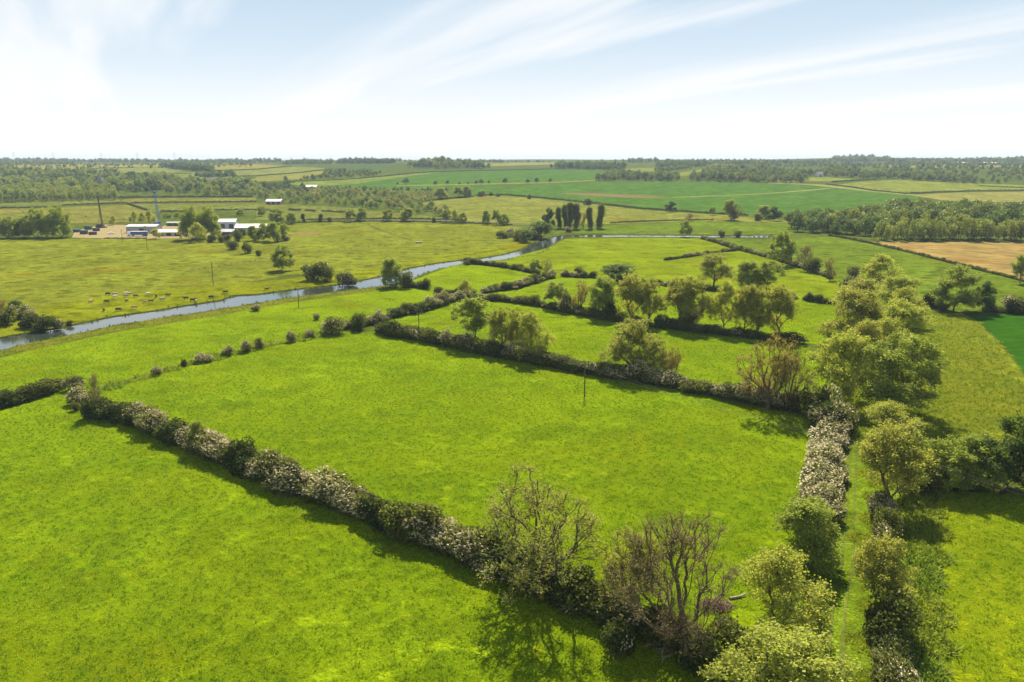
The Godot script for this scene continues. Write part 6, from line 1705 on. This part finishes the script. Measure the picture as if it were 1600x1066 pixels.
	# pylons along the skyline
	var py := [Vector2(-2292.0, -3755.9), Vector2(-2158.7, -3843.8), Vector2(-1954.6, -3887.5), Vector2(-1823.2, -3973.6), Vector2(-1626.8, -3935.8)]
	for k in py.size():
		var q: Vector2 = py[k]
		var o := thing("pylon", "%s from the left of the faint pylons on the left skyline" % ["first", "second", "third", "fourth", "fifth"][k], "pylon", Vector3(q.x, ground_y(q.x, q.y), q.y), 0.5, "pylons on the skyline")
		lattice_mast(o, Vector3.ZERO, Vector3(0, 46, 0), 3.0, Color(0.25, 0.27, 0.28), 8)
		for y in [32.0, 38.0, 44.0]:
			var pm := MeshData.new()
			pm.tube(Vector3(-7.5, y, 0), Vector3(7.5, y, 0), 0.25, 0.25, 4, Color(0.25, 0.27, 0.28))
			part(o, "crossarm", pm.mesh(mats.painted))


func build_brush() -> void:
	var at := Vector3(28.1, 0.00, -98.6)
	var o := thing("brush_pile", "heap of cut brown branches beside the bare tree", "brush pile", at)
	for k in 150:
		var m := MeshData.new()
		var t := rng.randf() * TAU
		var d := sqrt(rng.randf()) * 1.9
		var p := Vector3(cos(t) * d * 1.1, rng.randf() * (1.35 - d * 0.5) + 0.08, sin(t) * d * 0.8)
		var u := Vector3(rng.randfn(), rng.randfn() * 0.22, rng.randfn()).normalized() * rng.randf_range(0.5, 1.2)
		m.tube(p - u, p + u * 0.2, 0.05, 0.035, 4, Color(0.15, 0.09, 0.055) * rng.randf_range(0.6, 1.4))
		m.tube(p + u * 0.2, p + u + Vector3(0, 0.12, 0), 0.035, 0.012, 4, Color(0.16, 0.10, 0.06) * rng.randf_range(0.6, 1.4))
		part(o, "branch", m.mesh(mats.bark))
	var log_ := thing("fallen_log", "pale weathered log lying in the grass by the brush pile", "log", Vector3(31.7, 0.00, -101.0), 0.3)
	var m := MeshData.new()
	m.tube(Vector3(-1.3, 0.2, 0), Vector3(0.2, 0.24, 0.05), 0.2, 0.17, 8, Color(0.30, 0.26, 0.20))
	m.tube(Vector3(0.2, 0.24, 0.05), Vector3(1.4, 0.35, -0.2), 0.17, 0.1, 8, Color(0.28, 0.25, 0.2))
	m.tube(Vector3(0.2, 0.24, 0.05), Vector3(0.9, 0.7, 0.5), 0.1, 0.04, 6, Color(0.28, 0.25, 0.2))
	part(log_, "trunk", m.mesh(mats.bark))
	# dead branches fallen from the bare tree
	for k in 4:
		var q: Vector3 = [Vector3(16.9, 0.00, -89.0), Vector3(18.3, 0.00, -85.8), Vector3(24.3, 0.00, -89.7), Vector3(7.0, 0.00, -97.8)][k]
		var b := thing("dead_branch", "%s grey dead branch sprawling out of the foreground hedge" % ["first", "second", "third", "small"][k], "branch", q, k * 1.7, "dead branches at the foot of the foreground trees")
		m = MeshData.new()
		var tip := Vector3(0, 0.3, 0)
		for j in 7:
			var nx := tip + Vector3(rng.randf_range(0.2, 0.6), rng.randf_range(-0.05, 0.55), rng.randf_range(-0.4, 0.4))
			m.tube(tip, nx, 0.07 - j * 0.008, 0.062 - j * 0.008, 5, Color(0.26, 0.2, 0.15))
			for t in 3:
				m.tube(nx, nx + Vector3(rng.randfn(), rng.randf() * 0.9, rng.randfn()) * 0.7, 0.03, 0.008, 3, Color(0.28, 0.21, 0.16))
			tip = nx
		part(b, "limb", m.mesh(mats.bark))


func _ready() -> void:
	rng.seed = 20240511
	noise_run.seed = 3
	noise_run.frequency = 0.045
	noise_run.fractal_octaves = 2
	set_light()
	make_materials()
	make_grid()
	build_land()
	make_protos()
	for w in WOODS:
		plant_wood(w)
	for h in HEDGES:
		plant_hedge(h)
	for t in TREES:
		plant(t)
	build_farm()
	build_poles()
	build_cattle()
	build_brush()
	build_grass()
